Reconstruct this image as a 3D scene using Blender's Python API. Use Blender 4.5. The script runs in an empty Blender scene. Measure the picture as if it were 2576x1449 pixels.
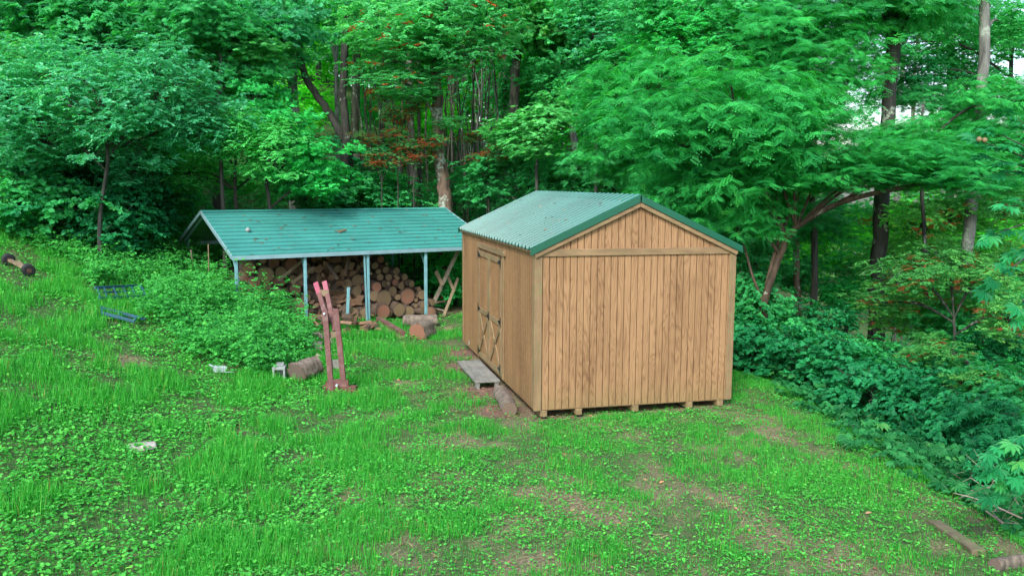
import bpy, math, random
import numpy as np
from mathutils import Vector, Matrix
RNG = np.random.default_rng(7)
random.seed(7)
sc = bpy.context.scene
COL = sc.collection

# ------------------------------------------------------------------ camera model
F, PITCH, ROLL, ZC = 2157.0, .121, .005, 3.323      # focal length in px of a 2576 px wide picture
cp, sp_, cr_, sr_ = math.cos(PITCH), math.sin(PITCH), math.cos(ROLL), math.sin(ROLL)
FWD = np.array([0, cp, -sp_]); UPV = np.array([0, sp_, cp]); RGT = np.array([1., 0, 0])
CAMP = np.array([0, 0, ZC])

def ray(px, py):
    X, Y = px - 1288., py - 724.5
    x, y = cr_ * X + sr_ * Y, -sr_ * X + cr_ * Y
    return FWD * F - UPV * y + RGT * x

def P(px, py, d):                                   # world point at forward depth d
    return CAMP + ray(px, py) / F * d

def to_px(p):
    q = np.asarray(p) - CAMP
    d = q @ FWD; x = F * (q @ RGT) / d; y = -F * (q @ UPV) / d
    return 1288 + cr_ * x - sr_ * y, 724.5 + sr_ * x + cr_ * y

# ------------------------------------------------------------------ noise + terrain
_T = np.random.default_rng(3).random((256, 256))
def vnoise(x, y):
    xi, yi = np.floor(x).astype(int), np.floor(y).astype(int)
    fx, fy = x - xi, y - yi
    fx, fy = fx * fx * (3 - 2 * fx), fy * fy * (3 - 2 * fy)
    g = lambda a, b: _T[a % 256, b % 256]
    return (g(xi, yi) * (1 - fx) + g(xi + 1, yi) * fx) * (1 - fy) + (g(xi, yi + 1) * (1 - fx) + g(xi + 1, yi + 1) * fx) * fy
def fbm(x, y, o=4):
    s, a, t = 0., 1., 0.
    for i in range(o):
        s = s + a * vnoise(x * 2 ** i + 17.3 * i, y * 2 ** i + 9.1 * i); t += a; a *= .5
    return s / t
def spl(x, k=1.0): return np.logaddexp(0, x / k) * k
def crest(y): return np.clip(4.15 - .085 * (y - 9), 3.55, 4.4)
def H(x, y):
    x = np.asarray(x, float); y = np.asarray(y, float)
    lf = .29 * spl(-(x + 4.2), .8)
    lf = np.minimum(lf, 9 + 0 * x)
    rt = -.36 * spl(x - crest(y) - .5, .35); rt = np.maximum(rt, -4.5 - .02 * x)
    w = 1 / (1 + np.exp((x - 4) / 3.))
    bk = .30 * spl(y - 24.5, 1.2) * w; bk = 9 * np.tanh(bk / 9)
    bump = (fbm(x * .5, y * .5) - .5) * .12 + (fbm(x * 2, y * 2, 2) - .5) * .03
    far = np.clip((y - 20) / 20, 0, 1) * (fbm(x * .12, y * .12) - .5) * 1.6
    return lf + rt + bk + bump + far
def gp(px, py, dz=0.):                              # where the line of sight meets the ground
    r = ray(px, py) / F; lo = 2.; t = 2.
    while t < 150:
        q = CAMP + r * t
        if q[2] < H(q[0], q[1]) + dz: break
        lo = t; t += .25
    hi = t
    for _ in range(25):
        m = (lo + hi) / 2; q = CAMP + r * m
        if q[2] < H(q[0], q[1]) + dz: hi = m
        else: lo = m
    return CAMP + r * hi

# ------------------------------------------------------------------ materials
def new_mat(name):
    m = bpy.data.materials.new(name); m.use_nodes = True
    nt = m.node_tree; nt.nodes.clear()
    out = nt.nodes.new('ShaderNodeOutputMaterial'); b = nt.nodes.new('ShaderNodeBsdfPrincipled')
    nt.links.new(b.outputs[0], out.inputs[0])
    return m, nt, b, out
def N(nt, t, **k):
    n = nt.nodes.new('ShaderNode' + t)
    for a, v in k.items():
        if a.startswith('i_'):
            key = a[2:]; key = int(key) if key.isdigit() else key.replace('_', ' ')
            n.inputs[key].default_value = v
        else: setattr(n, a, v)
    return n
def ramp(nt, stops, src=None, interp='LINEAR'):
    r = N(nt, 'ValToRGB'); cr = r.color_ramp; cr.interpolation = interp
    while len(cr.elements) < len(stops): cr.elements.new(.5)
    for e, (p, c) in zip(cr.elements, stops):
        e.position = p; e.color = (*c, 1) if len(c) == 3 else c
    if src is not None: nt.links.new(src, r.inputs[0])
    return r
def noise(nt, co, scale, detail=4, rough=.6, sxyz=None, dist=0.):
    if sxyz:
        mp = N(nt, 'Mapping'); mp.inputs['Scale'].default_value = sxyz; nt.links.new(co, mp.inputs[0]); co = mp.outputs[0]
    n = N(nt, 'TexNoise', i_Scale=scale, i_Detail=detail, i_Roughness=rough, i_Distortion=dist); nt.links.new(co, n.inputs['Vector'])
    return n
def math_(nt, op, a, b=None, clamp=False):
    n = N(nt, 'Math', operation=op, use_clamp=clamp)
    for i, v in enumerate((a, b)):
        if v is None: continue
        if isinstance(v, (int, float)): n.inputs[i].default_value = v
        else: nt.links.new(v, n.inputs[i])
    return n.outputs[0]
def mixc(nt, f, a, b, bt='MIX'):
    n = N(nt, 'Mix', data_type='RGBA', blend_type=bt)
    for i, v in ((0, f), (6, a), (7, b)):
        if isinstance(v, (int, float)): n.inputs[i].default_value = v
        elif isinstance(v, tuple): n.inputs[i].default_value = (*v, 1)
        else: nt.links.new(v, n.inputs[i])
    return n.outputs[2]
def bump(nt, b, h, strength=.5, dist=.01):
    n = N(nt, 'Bump', i_Strength=strength, i_Distance=dist); nt.links.new(h, n.inputs['Height']); nt.links.new(n.outputs[0], b.inputs['Normal'])

def leaf_mat(name, dark, light, brown=0., trans=.42, rough=.5, brown_c=(.35, .10, .03), spec=.18):
    m, nt, b, out = new_mat(name)
    at = N(nt, 'Attribute', attribute_name='v'); oi = N(nt, 'ObjectInfo')
    v = math_(nt, 'ADD', math_(nt, 'MULTIPLY', at.outputs['Fac'], .8), math_(nt, 'MULTIPLY', oi.outputs['Random'], .2))
    mid = tuple((a + c) / 2 for a, c in zip(dark, light))
    c = ramp(nt, [(0, dark), (.5, mid), (.80, light), (1, (min(1, light[0] * 2.3 + .03), min(.92, light[1] * 1.15), light[2] * .85))], v).outputs[0]
    if brown > 0:
        a2 = N(nt, 'Attribute', attribute_name='w')
        f = math_(nt, 'LESS_THAN', a2.outputs['Fac'], brown)
        c = mixc(nt, f, c, brown_c)
    b.inputs['Roughness'].default_value = rough; b.inputs['Specular IOR Level'].default_value = spec
    nt.links.new(c, b.inputs['Base Color'])
    tr = N(nt, 'BsdfTranslucent'); nt.links.new(mixc(nt, 1., c, (1.25, 1.35, .55), 'MULTIPLY'), tr.inputs[0])
    mx = N(nt, 'MixShader'); mx.inputs[0].default_value = trans
    nt.links.new(b.outputs[0], mx.inputs[1]); nt.links.new(tr.outputs[0], mx.inputs[2]); nt.links.new(mx.outputs[0], out.inputs[0])
    return m
M = {}
M['teal'] = leaf_mat('leaf_teal', (.012, .20, .085), (.12, .66, .34), rough=.36, spec=.45, trans=.5)
M['lime'] = leaf_mat('leaf_lime', (.02, .28, .06), (.20, .88, .28), trans=.5)
M['bright'] = leaf_mat('leaf_bright', (.008, .24, .05), (.08, .74, .20), trans=.5)
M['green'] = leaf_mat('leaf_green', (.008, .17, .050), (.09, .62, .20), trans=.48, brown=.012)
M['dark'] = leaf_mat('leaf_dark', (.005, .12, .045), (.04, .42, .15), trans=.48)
M['pale'] = leaf_mat('leaf_pale', (.04, .33, .08), (.18, .70, .24), brown=.01)
M['oak'] = leaf_mat('leaf_oak', (.014, .20, .06), (.16, .74, .27), brown=.12, trans=.5, brown_c=(.50, .11, .035))
M['locust'] = leaf_mat('leaf_locust', (.004, .16, .04), (.075, .66, .15), brown=.004)
M['yellow'] = leaf_mat('leaf_yellowgreen', (.03, .42, .03), (.22, .88, .10), trans=.58)
M['mixed'] = leaf_mat('leaf_mixed', (.015, .24, .06), (.22, .70, .18), brown=.16, brown_c=(.55, .17, .06), trans=.5)
M['rusty'] = leaf_mat('leaf_rusty', (.02, .18, .05), (.14, .5, .16), brown=.42, brown_c=(.32, .085, .03), trans=.45)
M['under'] = leaf_mat('leaf_undergrowth', (.004, .095, .03), (.05, .34, .10), trans=.48, brown=.008)
M['rusty2'] = leaf_mat('leaf_half_rusty', (.015, .18, .05), (.16, .56, .14), brown=.20, brown_c=(.27, .09, .035), trans=.45)
M['weed'] = leaf_mat('leaf_weed', (.007, .16, .03), (.11, .60, .11), brown=.015, brown_c=(.45, .4, .05))
M['clover'] = leaf_mat('leaf_clover', (.014, .22, .03), (.14, .66, .10), trans=.35, spec=.2, rough=.6)
M['grass'] = leaf_mat('grass_blade', (.006, .185, .022), (.085, .55, .065), trans=.4, brown=.02, brown_c=(.35, .30, .10))

def bark_mat(name, c1, c2, lichen=.0, lich_c=(.35, .42, .33), sc_=1.):
    m, nt, b, out = new_mat(name)
    tc = N(nt, 'TexCoord'); co = tc.outputs['Object']
    n1 = noise(nt, co, 9 * sc_, 5, .65, (1, 1, .16)); n2 = noise(nt, co, 2.2, 4, .6)
    c = ramp(nt, [(.32, c1), (.62, c2)], n1.outputs[0]).outputs[0]
    if lichen > 0:
        f = ramp(nt, [(.62 - lichen * .2, (0, 0, 0)), (.68 - lichen * .2, (1, 1, 1))], n2.outputs[0]).outputs[0]
        n3 = noise(nt, co, 14, 3, .7); f2 = math_(nt, 'MULTIPLY', f, ramp(nt, [(.4, (0, 0, 0)), (.55, (1, 1, 1))], n3.outputs[0]).outputs[0])
        c = mixc(nt, f2, c, lich_c)
    nt.links.new(c, b.inputs['Base Color']); b.inputs['Roughness'].default_value = .9
    bump(nt, b, n1.outputs[0], .9, .03)
    return m
M['bark'] = bark_mat('bark_grey', (.026, .025, .020), (.12, .118, .095), .25)
M['bark_dark'] = bark_mat('bark_dark', (.010, .011, .010), (.052, .055, .047), .1)
M['bark_lichen'] = bark_mat('bark_lichen', (.04, .025, .018), (.17, .12, .085), .6, (.30, .36, .30))
M['bark_pale'] = bark_mat('bark_pale', (.045, .045, .04), (.17, .18, .165), .5, (.24, .29, .24))
M['bark_brown'] = bark_mat('bark_brown', (.020, .014, .009), (.085, .058, .036), .1)
M['bark_log'] = bark_mat('bark_log', (.035, .024, .018), (.14, .10, .07), 0., sc_=2.)
M['bark_greylog'] = bark_mat('bark_weathered_log', (.055, .044, .036), (.20, .165, .13), 0., sc_=1.6)

def simple(name, c, rough=.6, var=.15, scale=6., metal=0., bmp=0., dirt=None, dirt_amt=.5, spec=.5):
    m, nt, b, out = new_mat(name); co = N(nt, 'TexCoord').outputs['Object']
    n = noise(nt, co, scale, 5, .6)
    c1 = tuple(max(0, x * (1 - var)) for x in c); c2 = tuple(min(1, x * (1 + var)) for x in c)
    col = ramp(nt, [(.3, c1), (.7, c2)], n.outputs[0]).outputs[0]
    if dirt:
        n2 = noise(nt, co, scale * 3.1, 6, .7)
        f = ramp(nt, [(.72 - dirt_amt * .3, (0, 0, 0)), (.82 - dirt_amt * .3, (1, 1, 1))], n2.outputs[0]).outputs[0]
        col = mixc(nt, f, col, dirt)
    nt.links.new(col, b.inputs['Base Color']); b.inputs['Roughness'].default_value = rough; b.inputs['Metallic'].default_value = metal
    b.inputs['Specular IOR Level'].default_value = spec
    if bmp: bump(nt, b, n.outputs[0], bmp, .01)
    return m

def siding_mat(name='plywood_siding', axis=0, light=(.325, .195, .10), dark=(.12, .060, .027), tight=1.):
    m, nt, b, out = new_mat(name); tc = N(nt, 'TexCoord').outputs['Object']
    sx = N(nt, 'SeparateXYZ'); nt.links.new(tc, sx.inputs[0])
    u = sx.outputs[axis]
    panel = math_(nt, 'FLOOR', math_(nt, 'DIVIDE', math_(nt, 'ADD', u, .33), 1.22))
    cx = N(nt, 'CombineXYZ'); nt.links.new(u, cx.inputs[0]); nt.links.new(math_(nt, 'MULTIPLY', panel, 7.31), cx.inputs[1]); nt.links.new(sx.outputs[2], cx.inputs[2])
    co = cx.outputs[0]
    n = noise(nt, co, 1.7 * tight, 2.6, .5, (3.4, 1, .36), .5)
    rings = math_(nt, 'PINGPONG', math_(nt, 'MULTIPLY', n.outputs[0], 34.), 1.)
    fine = noise(nt, co, 60, 3, .7, (1, 1, .06))
    blot = noise(nt, co, 1.5, 3, .5, (1.2, 1, .3))
    rgh = noise(nt, co, 90, 2, .6, (.12, 1, 1))
    f = math_(nt, 'ADD', math_(nt, 'MULTIPLY', math_(nt, 'POWER', rings, 1.8), .42), math_(nt, 'MULTIPLY', fine.outputs[0], .45))
    f = math_(nt, 'ADD', f, math_(nt, 'MULTIPLY', math_(nt, 'SUBTRACT', blot.outputs[0], .5), 1.1))
    col = ramp(nt, [(.16, light), (.50, tuple((a * .55 + c * .45) for a, c in zip(light, dark))), (.92, dark)], f).outputs[0]
    col = mixc(nt, math_(nt, 'MULTIPLY', ramp(nt, [(.5, (0, 0, 0)), (.75, (1, 1, 1))], rgh.outputs[0]).outputs[0], .22), col, (.34, .23, .13))
    # greenish damp along the foot of the wall
    foot = math_(nt, 'SUBTRACT', 1., math_(nt, 'DIVIDE', sx.outputs[2], .35), True)
    nn = noise(nt, co, 7, 4, .7)
    col = mixc(nt, math_(nt, 'MULTIPLY', math_(nt, 'MULTIPLY', foot, nn.outputs[0]), .55), col, (.14, .14, .05))
    nt.links.new(col, b.inputs['Base Color']); b.inputs['Roughness'].default_value = .78; b.inputs['Specular IOR Level'].default_value = .25
    bump(nt, b, f, .25, .004)
    return m
M['siding_front'] = siding_mat('plywood_siding_front', 0)
M['siding_side'] = siding_mat('plywood_siding_side', 1, (.315, .18, .085), (.105, .052, .023), 2.0)
def board_mat(name, c1, c2, sxyz=(1, 1, .08), sc_=25, rough=.75, stain=None, st=.3):
    m, nt, b, out = new_mat(name); co = N(nt, 'TexCoord').outputs['Object']
    n = noise(nt, co, sc_, 4, .6, sxyz, .3); n2 = noise(nt, co, 3, 4, .6)
    f = math_(nt, 'ADD', math_(nt, 'MULTIPLY', n.outputs[0], .6), math_(nt, 'MULTIPLY', n2.outputs[0], .4))
    col = ramp(nt, [(.35, c1), (.65, c2)], f).outputs[0]
    if stain:
        n3 = noise(nt, co, 5, 5, .7)
        col = mixc(nt, math_(nt, 'MULTIPLY', ramp(nt, [(.5, (0, 0, 0)), (.65, (1, 1, 1))], n3.outputs[0]).outputs[0], st), col, stain)
    nt.links.new(col, b.inputs['Base Color']); b.inputs['Roughness'].default_value = rough
    bump(nt, b, n.outputs[0], .3, .004)
    return m
M['trim_v'] = board_mat('trim_board_upright', (.14, .092, .045), (.27, .18, .093), stain=(.15, .17, .07), st=.5)
M['trim_h'] = board_mat('trim_board_level', (.14, .092, .045), (.27, .18, .093), (.08, .08, 1), stain=(.17, .18, .08), st=.35)
M['groove'] = simple('dark_groove', (.060, .027, .012), .9, .3, 12)
M['skid'] = board_mat('treated_timber', (.12, .088, .042), (.26, .19, .09), (1, .1, 1))
M['greyboard'] = board_mat('weathered_board', (.11, .115, .105), (.24, .25, .23), (1, .1, 1), stain=(.2, .16, .1))
M['paleboard'] = board_mat('pale_old_lumber', (.17, .145, .11), (.33, .29, .22), (.3, .3, .3))
M['brownboard'] = board_mat('brown_old_lumber', (.12, .09, .055), (.27, .21, .13), (.3, .3, .3))
M['mossboard'] = board_mat('mossy_lumber', (.07, .06, .035), (.20, .155, .095), (.3, .3, .3), stain=(.06, .12, .03), st=.8)
M['redboard'] = board_mat('faded_red_paint', (.085, .033, .031), (.165, .072, .066), (.3, .3, .3), stain=(.26, .20, .18), st=.4)
M['pinkboard'] = simple('fresh_red_paint', (.24, .035, .07), .5, .2, 8, dirt=(.45, .2, .2), dirt_amt=.4)
M['rust'] = simple('rusty_steel', (.11, .05, .035), .85, .4, 14, bmp=.4)

def metal_roof(name, c, dirt, rough=.32, spec=.6, amt=.35):
    m, nt, b, out = new_mat(name); co = N(nt, 'TexCoord').outputs['Object']
    n = noise(nt, co, .9, 3, .5); n2 = noise(nt, co, 11, 6, .75, (.25, 1, 1)); n3 = noise(nt, co, 38, 3, .6)
    c1 = tuple(x * .85 for x in c); c2 = tuple(min(1, x * 1.15) for x in c)
    col = ramp(nt, [(.3, c1), (.7, c2)], n.outputs[0]).outputs[0]
    f = ramp(nt, [(.70 - .2 * amt, (0, 0, 0)), (.85 - .2 * amt, (1, 1, 1))], n2.outputs[0]).outputs[0]
    col = mixc(nt, math_(nt, 'MULTIPLY', f, .7), col, dirt)
    col = mixc(nt, math_(nt, 'MULTIPLY', ramp(nt, [(.72, (0, 0, 0)), (.76, (1, 1, 1))], n3.outputs[0]).outputs[0], .6), col, (.10, .07, .04))
    nt.links.new(col, b.inputs['Base Color']); b.inputs['Roughness'].default_value = rough; b.inputs['Specular IOR Level'].default_value = spec
    return m
M['roof_shed'] = metal_roof('green_ribbed_metal', (.035, .15, .132), (.10, .19, .16), .24, .62, .1)
M['roof_painted_shade'] = simple('shade_painted_green_metal', (.022, .075, .055), .8, .35, 8)  # darker green, paints shade into the flats behind the roof ribs
M['roof_cap'] = simple('green_ridge_metal', (.014, .13, .088), .38, .1, 3, spec=.6)
M['roof_rake'] = simple('green_rake_metal', (.006, .09, .052), .35, .1, 3, spec=.6)
M['roof_carport'] = metal_roof('teal_panel_metal', (.045, .25, .225), (.13, .30, .27), .52, .35, .6)
M['lap_shade'] = simple('painted_lap_shade', (.014, .115, .10), .8, .4, 9)  # dark teal standing in for the shadow gap under each panel lap
M['roof_carport_under'] = simple('teal_panel_underside', (.05, .24, .10), .6, .1, 3)
M['white_trim'] = simple('pale_blue_painted_metal', (.20, .34, .38), .4, .12, 5, dirt=(.15, .25, .22), dirt_amt=.15)
M['post'] = simple('blue_grey_steel_post', (.16, .36, .40), .45, .15, 7, dirt=(.25, .16, .09), dirt_amt=.12)
M['black'] = simple('black_metal', (.012, .012, .013), .5, .2)
M['rubber'] = simple('black_rubber', (.014, .015, .018), .7, .3)
M['blue'] = simple('blue_painted_steel', (.022, .095, .14), .45, .2, 9, dirt=(.10, .07, .05), dirt_amt=.2)
M['concrete'] = simple('pale_concrete', (.24, .27, .27), .85, .2, 14, bmp=.5, dirt=(.2, .22, .18), dirt_amt=.3)
M['plastic'] = simple('white_plastic', (.42, .50, .54), .45, .1, 5)
M['stone'] = simple('grey_stone', (.36, .35, .31), .9, .25, 12, bmp=.6, dirt=(.14, .18, .10), dirt_amt=.45)
M['rubble'] = simple('pale_bark_chunk', (.40, .31, .28), .9, .35, 9, bmp=.6)
M['redplastic'] = simple('red_plastic', (.55, .02, .05), .4, .1)
M['straw'] = simple('straw_stem', (.36, .29, .15), .8, .3)
M['twig'] = simple('dead_twig', (.33, .27, .23), .85, .3)
M['fruit'] = simple('tan_nut_husk', (.17, .13, .06), .6, .2)
M['leaflitter'] = leaf_mat('dry_leaf', (.11, .055, .035), (.34, .21, .13), trans=.1, rough=.8)

def endgrain(name, c1, c2):
    m, nt, b, out = new_mat(name); co = N(nt, 'TexCoord').outputs['Object']
    mp = N(nt, 'Mapping'); mp.inputs['Scale'].default_value = (1, 0, 1); nt.links.new(co, mp.inputs[0])
    ln = N(nt, 'VectorMath', operation='LENGTH'); nt.links.new(mp.outputs[0], ln.inputs[0])
    n = noise(nt, co, 3, 3, .5); oi = N(nt, 'ObjectInfo')
    r = math_(nt, 'ADD', math_(nt, 'MULTIPLY', ln.outputs['Value'], 9.), math_(nt, 'MULTIPLY', n.outputs[0], 1.6))
    f = math_(nt, 'ADD', math_(nt, 'MULTIPLY', math_(nt, 'PINGPONG', r, .5), .7), math_(nt, 'MULTIPLY', noise(nt, co, 9, 4, .7).outputs[0], .5))
    col = ramp(nt, [(.1, c2), (.75, c1)], f).outputs[0]
    col = mixc(nt, math_(nt, 'MULTIPLY', oi.outputs['Random'], .5), col, (.17, .12, .07))
    col = mixc(nt, ramp(nt, [(.86, (0, 0, 0)), (.95, (1, 1, 1))], ln.outputs['Value']).outputs[0], col, (.09, .06, .04))
    nt.links.new(col, b.inputs['Base Color']); b.inputs['Roughness'].default_value = .85
    bump(nt, b, f, .3, .01)
    return m
M['end_tan'] = endgrain('cut_wood_tan', (.095, .064, .034), (.28, .20, .105))
M['end_red'] = endgrain('cut_wood_red', (.15, .055, .032), (.31, .15, .10))
M['end_grey'] = endgrain('cut_wood_grey', (.05, .038, .034), (.17, .125, .11))
M['split'] = board_mat('split_wood', (.09, .05, .028), (.27, .165, .095), (1, .1, 1), 14)

# ------------------------------------------------------------------ mesh builder
class Geo:
    def __init__(s): s.V = []; s.L = []; s.T = []; s.MI = []; s.A = []; s.W = []; s.n = 0; s.S = []
    def add(s, V, faces, mi=0, a=.5, smooth=False):
        V = np.asarray(V, float).reshape(-1, 3)
        s.V.append(V); L = np.concatenate([np.asarray(f) for f in faces]) + s.n
        s.L.append(L); T = np.array([len(f) for f in faces]); s.T.append(T)
        s.MI.append(np.full(len(T), mi)); s.S.append(np.full(len(T), smooth)); s.A.append(np.full(len(V), a)); s.W.append(np.full(len(V), 1.)); s.n += len(V)
    def inst(s, tV, tF, pos, R, scale, a, w, mi=0):   # many copies of a small template
        tV = np.asarray(tV, float); n, k = len(pos), len(tV)
        V = np.einsum('nij,kj->nki', R, tV) * np.asarray(scale).reshape(-1, 1, 1) + pos[:, None, :]
        s.V.append(V.reshape(-1, 3))
        flat = np.concatenate([np.asarray(f) for f in tF]); tot = np.array([len(f) for f in tF])
        s.L.append((flat[None, :] + (np.arange(n) * k)[:, None]).ravel() + s.n)
        s.T.append(np.tile(tot, n)); s.MI.append(np.full(n * len(tot), mi)); s.S.append(np.zeros(n * len(tot), bool))
        s.A.append(np.repeat(a, k)); s.W.append(np.repeat(w, k)); s.n += n * k
    def box(s, c, size, R=None, mi=0):
        h = np.array(size) / 2.
        V = np.array([[x, y, z] for z in (-1, 1) for y in (-1, 1) for x in (-1, 1)]) * h
        if R is not None: V = V @ np.asarray(R).T
        s.add(V + np.array(c), [(0, 2, 3, 1), (4, 5, 7, 6), (0, 1, 5, 4), (2, 6, 7, 3), (0, 4, 6, 2), (1, 3, 7, 5)], mi)
    def bar(s, a, b, w, h, up=(0, 0, 1), mi=0):         # a beam from a to b
        a, b = np.array(a, float), np.array(b, float); d = b - a; L = np.linalg.norm(d); d /= L
        up = np.array(up, float); sd = np.cross(d, up); sd /= np.linalg.norm(sd); u = np.cross(sd, d)
        s.box((a + b) / 2, (L, w, h), np.stack([d, sd, u], 1), mi)
    def tube(s, pts, rad, sides=8, mi=0, jit=0., cap=True, capmi=None, smooth=True):
        pts = np.asarray(pts, float); n = len(pts); rad = np.broadcast_to(np.asarray(rad, float), (n,))
        tg = np.gradient(pts, axis=0); tg /= np.linalg.norm(tg, axis=1)[:, None]
        ref = np.array([1., 0, 0]) if abs(tg[0][0]) < .8 else np.array([0, 1., 0])
        V = []; ang = np.arange(sides) / sides * 2 * np.pi
        jr = 1 + (RNG.random(sides) - .5) * jit
        for i in range(n):
            u = ref - tg[i] * (ref @ tg[i]); u /= np.linalg.norm(u); v = np.cross(tg[i], u); ref = u
            rr = rad[i] * jr * (1 + (RNG.random(sides) - .5) * jit * .5)
            V.append(pts[i] + (np.cos(ang) * rr)[:, None] * u + (np.sin(ang) * rr)[:, None] * v)
        fs = [(i * sides + k, i * sides + (k + 1) % sides, (i + 1) * sides + (k + 1) % sides, (i + 1) * sides + k) for i in range(n - 1) for k in range(sides)]
        V = np.concatenate(V); s.add(V, fs, mi, smooth=smooth)
        if cap:
            cm = mi if capmi is None else capmi
            s.add(V[:sides], [tuple(range(sides))[::-1]], cm); s.add(V[-sides:], [tuple(range(sides))], cm)
    def mesh(s, name, mats):
        me = bpy.data.meshes.new(name)
        V = np.concatenate(s.V); L = np.concatenate(s.L); T = np.concatenate(s.T)
        me.vertices.add(len(V)); me.vertices.foreach_set('co', V.astype(np.float32).ravel())
        me.loops.add(len(L)); me.loops.foreach_set('vertex_index', L.astype(np.int32))
        me.polygons.add(len(T)); st = np.concatenate([[0], np.cumsum(T)[:-1]])
        me.polygons.foreach_set('loop_start', st.astype(np.int32)); me.polygons.foreach_set('loop_total', T.astype(np.int32))
        me.polygons.foreach_set('material_index', np.concatenate(s.MI).astype(np.int32))
        me.update(calc_edges=True)
        me.polygons.foreach_set('use_smooth', np.concatenate(s.S))
        for nm, arr in (('v', s.A), ('w', s.W)):
            a = me.attributes.new(nm, 'FLOAT', 'POINT'); a.data.foreach_set('value', np.concatenate(arr).astype(np.float32))
        for m in (mats if isinstance(mats, (list, tuple)) else [mats]): me.materials.append(M[m])
        return me

def put(name, me, parent=None, loc=None, rot=None, scale=None, bevel=0.):
    o = bpy.data.objects.new(name, me); COL.objects.link(o)
    if parent is not None: o.parent = parent
    if loc is not None: o.location = loc
    if rot is not None: o.rotation_euler = rot
    if scale is not None: o.scale = scale if hasattr(scale, '__len__') else (scale,) * 3
    if bevel:
        md = o.modifiers.new('edges', 'BEVEL'); md.width = bevel; md.segments = 2; md.limit_method = 'ANGLE'
    return o
def tag(o, label=None, cat=None, group=None, kind=None):
    for k, v in (('label', label), ('category', cat), ('group', group), ('kind', kind)):
        if v: o[k] = v
    return o
def empty(name, loc, rz=0., label=None, cat=None, group=None):
    o = bpy.data.objects.new(name, None); COL.objects.link(o); o.location = loc; o.rotation_euler = (0, 0, rz); o.empty_display_size = .2
    return tag(o, label, cat, group)
def part(name, g, mats, parent, bevel=0.): return put(name, g.mesh(name, mats), parent, bevel=bevel)

# ------------------------------------------------------------------ leaf templates and foliage
def oval(w1=.24, w2=.2, tip=-.06, up=.06):
    return [(0, 0, 0), (.3, w1, up), (.7, w2, up * .7), (1, 0, tip), (.7, -w2, up * .7), (.3, -w1, up)], [(0, 3, 2, 1), (0, 5, 4, 3)]
def palm(angs=(-95, -58, -28, 0, 28, 58, 95), w=.15):
    V, Fc = [(0, 0, 0)], []
    for a in angs:
        L = 1 - .35 * abs(a) / 95.; c, s_ = math.cos(math.radians(a)), math.sin(math.radians(a)); k = len(V)
        for t, ww, z in ((.6, w, -.02), (1., 0, -.22), (.6, -w, -.02)):
            x, y = t * L, ww * L
            V.append((x * c - y * s_, x * s_ + y * c, z * L))
        Fc.append((0, k + 2, k + 1, k))
    return V, Fc
def frond(n=5):
    V, Fc = [], []
    for i in range(n + 1):
        t = .15 + .8 * i / n; z = -.22 * t * t
        for sgn in ((-1, 1) if i < n else (0,)):
            k = len(V); l = .30 * (1 - .3 * abs(t - .5))
            d = np.array([.35, sgn * .94, -.12]) if sgn else np.array([1., 0, -.3]); p = np.array([t, 0, z]); q = np.array([-d[1], d[0], 0]) * .062
            V += [tuple(p), tuple(p + d * l * .5 + q), tuple(p + d * l), tuple(p + d * l * .5 - q)]; Fc.append((k, k + 3, k + 2, k + 1))
    return V, Fc
def oakleaf():
    up = [(.15, .05), (.3, .2), (.42, .1), (.55, .27), (.66, .12), (.8, .2)]
    V = [(0, 0, 0), (1, 0, -.08)] + [(x, y, .04) for x, y in up] + [(x, -y, .04) for x, y in up]
    return V, [(0, 1, 7, 6, 5, 4, 3, 2), (0, 8, 9, 10, 11, 12, 13, 1)]
TPL = dict(oval=oval(), heart=oval(.42, .30, -.12, .05), palm=palm(), maple=palm((-80, -40, 0, 40, 80), .22), frond=frond(), oak=oakleaf(), round=oval(.36, .40, -.02, .04), slim=oval(.13, .11, -.15, .03))

def norm(a): return a / np.maximum(np.linalg.norm(a, axis=-1, keepdims=True), 1e-9)
def frames(x, nrm):
    x = norm(x); y = norm(np.cross(nrm, x)); z = np.cross(x, y)
    return np.stack([x, y, z], -1)
def leaves_on_sprays(g, kind, org, d, ls, per, leaf, outw, rng, upw=.75, mi=0, jit=.4, brown_cl=None, ln_var=.3):
    """org (n,3) spray roots, d (n,3) spray directions, ls (n,) lengths; per leaves alternate along each."""
    n = len(org)
    t = (np.arange(per) + 1.) / per
    t = np.clip(t[None, :] + (rng.random((n, per)) - .5) * .12, .05, 1.05)
    pos = org[:, None] + d[:, None] * (t * ls[:, None])[..., None]
    pos[..., 2] -= .18 * t * t * ls[:, None]
    pos = pos + rng.normal(0, .012, pos.shape)
    side = np.where(np.arange(per) % 2 == 0, 1., -1.)[None, :]
    ang = side * np.radians(rng.uniform(25, 75, (n, per)))
    h = norm(np.cross(np.array([0, 0, 1.]), d))[:, None]
    ld = d[:, None] * np.cos(ang)[..., None] + h * np.sin(ang)[..., None]
    ld[..., 2] -= rng.uniform(.0, .55, (n, per))
    nr = np.array([0, 0, upw])[None, None] + outw[:, None] * .55 + rng.normal(0, jit, (n, per, 3))
    R = frames(ld.reshape(-1, 3), nr.reshape(-1, 3))
    sz = leaf * (1 + ln_var * (rng.random(n * per) - .5) * 2)
    a = np.clip(np.repeat(rng.random(n), per) * .45 + rng.random(n * per) * .55, 0, 1)
    w = np.repeat(rng.random(n) if brown_cl is None else brown_cl, per) * .7 + rng.random(n * per) * .3
    if brown_cl is not None: w = np.repeat(brown_cl, per) + 0 * w
    g.inst(*TPL[kind], pos.reshape(-1, 3), R, sz, a, w, mi)

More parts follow.
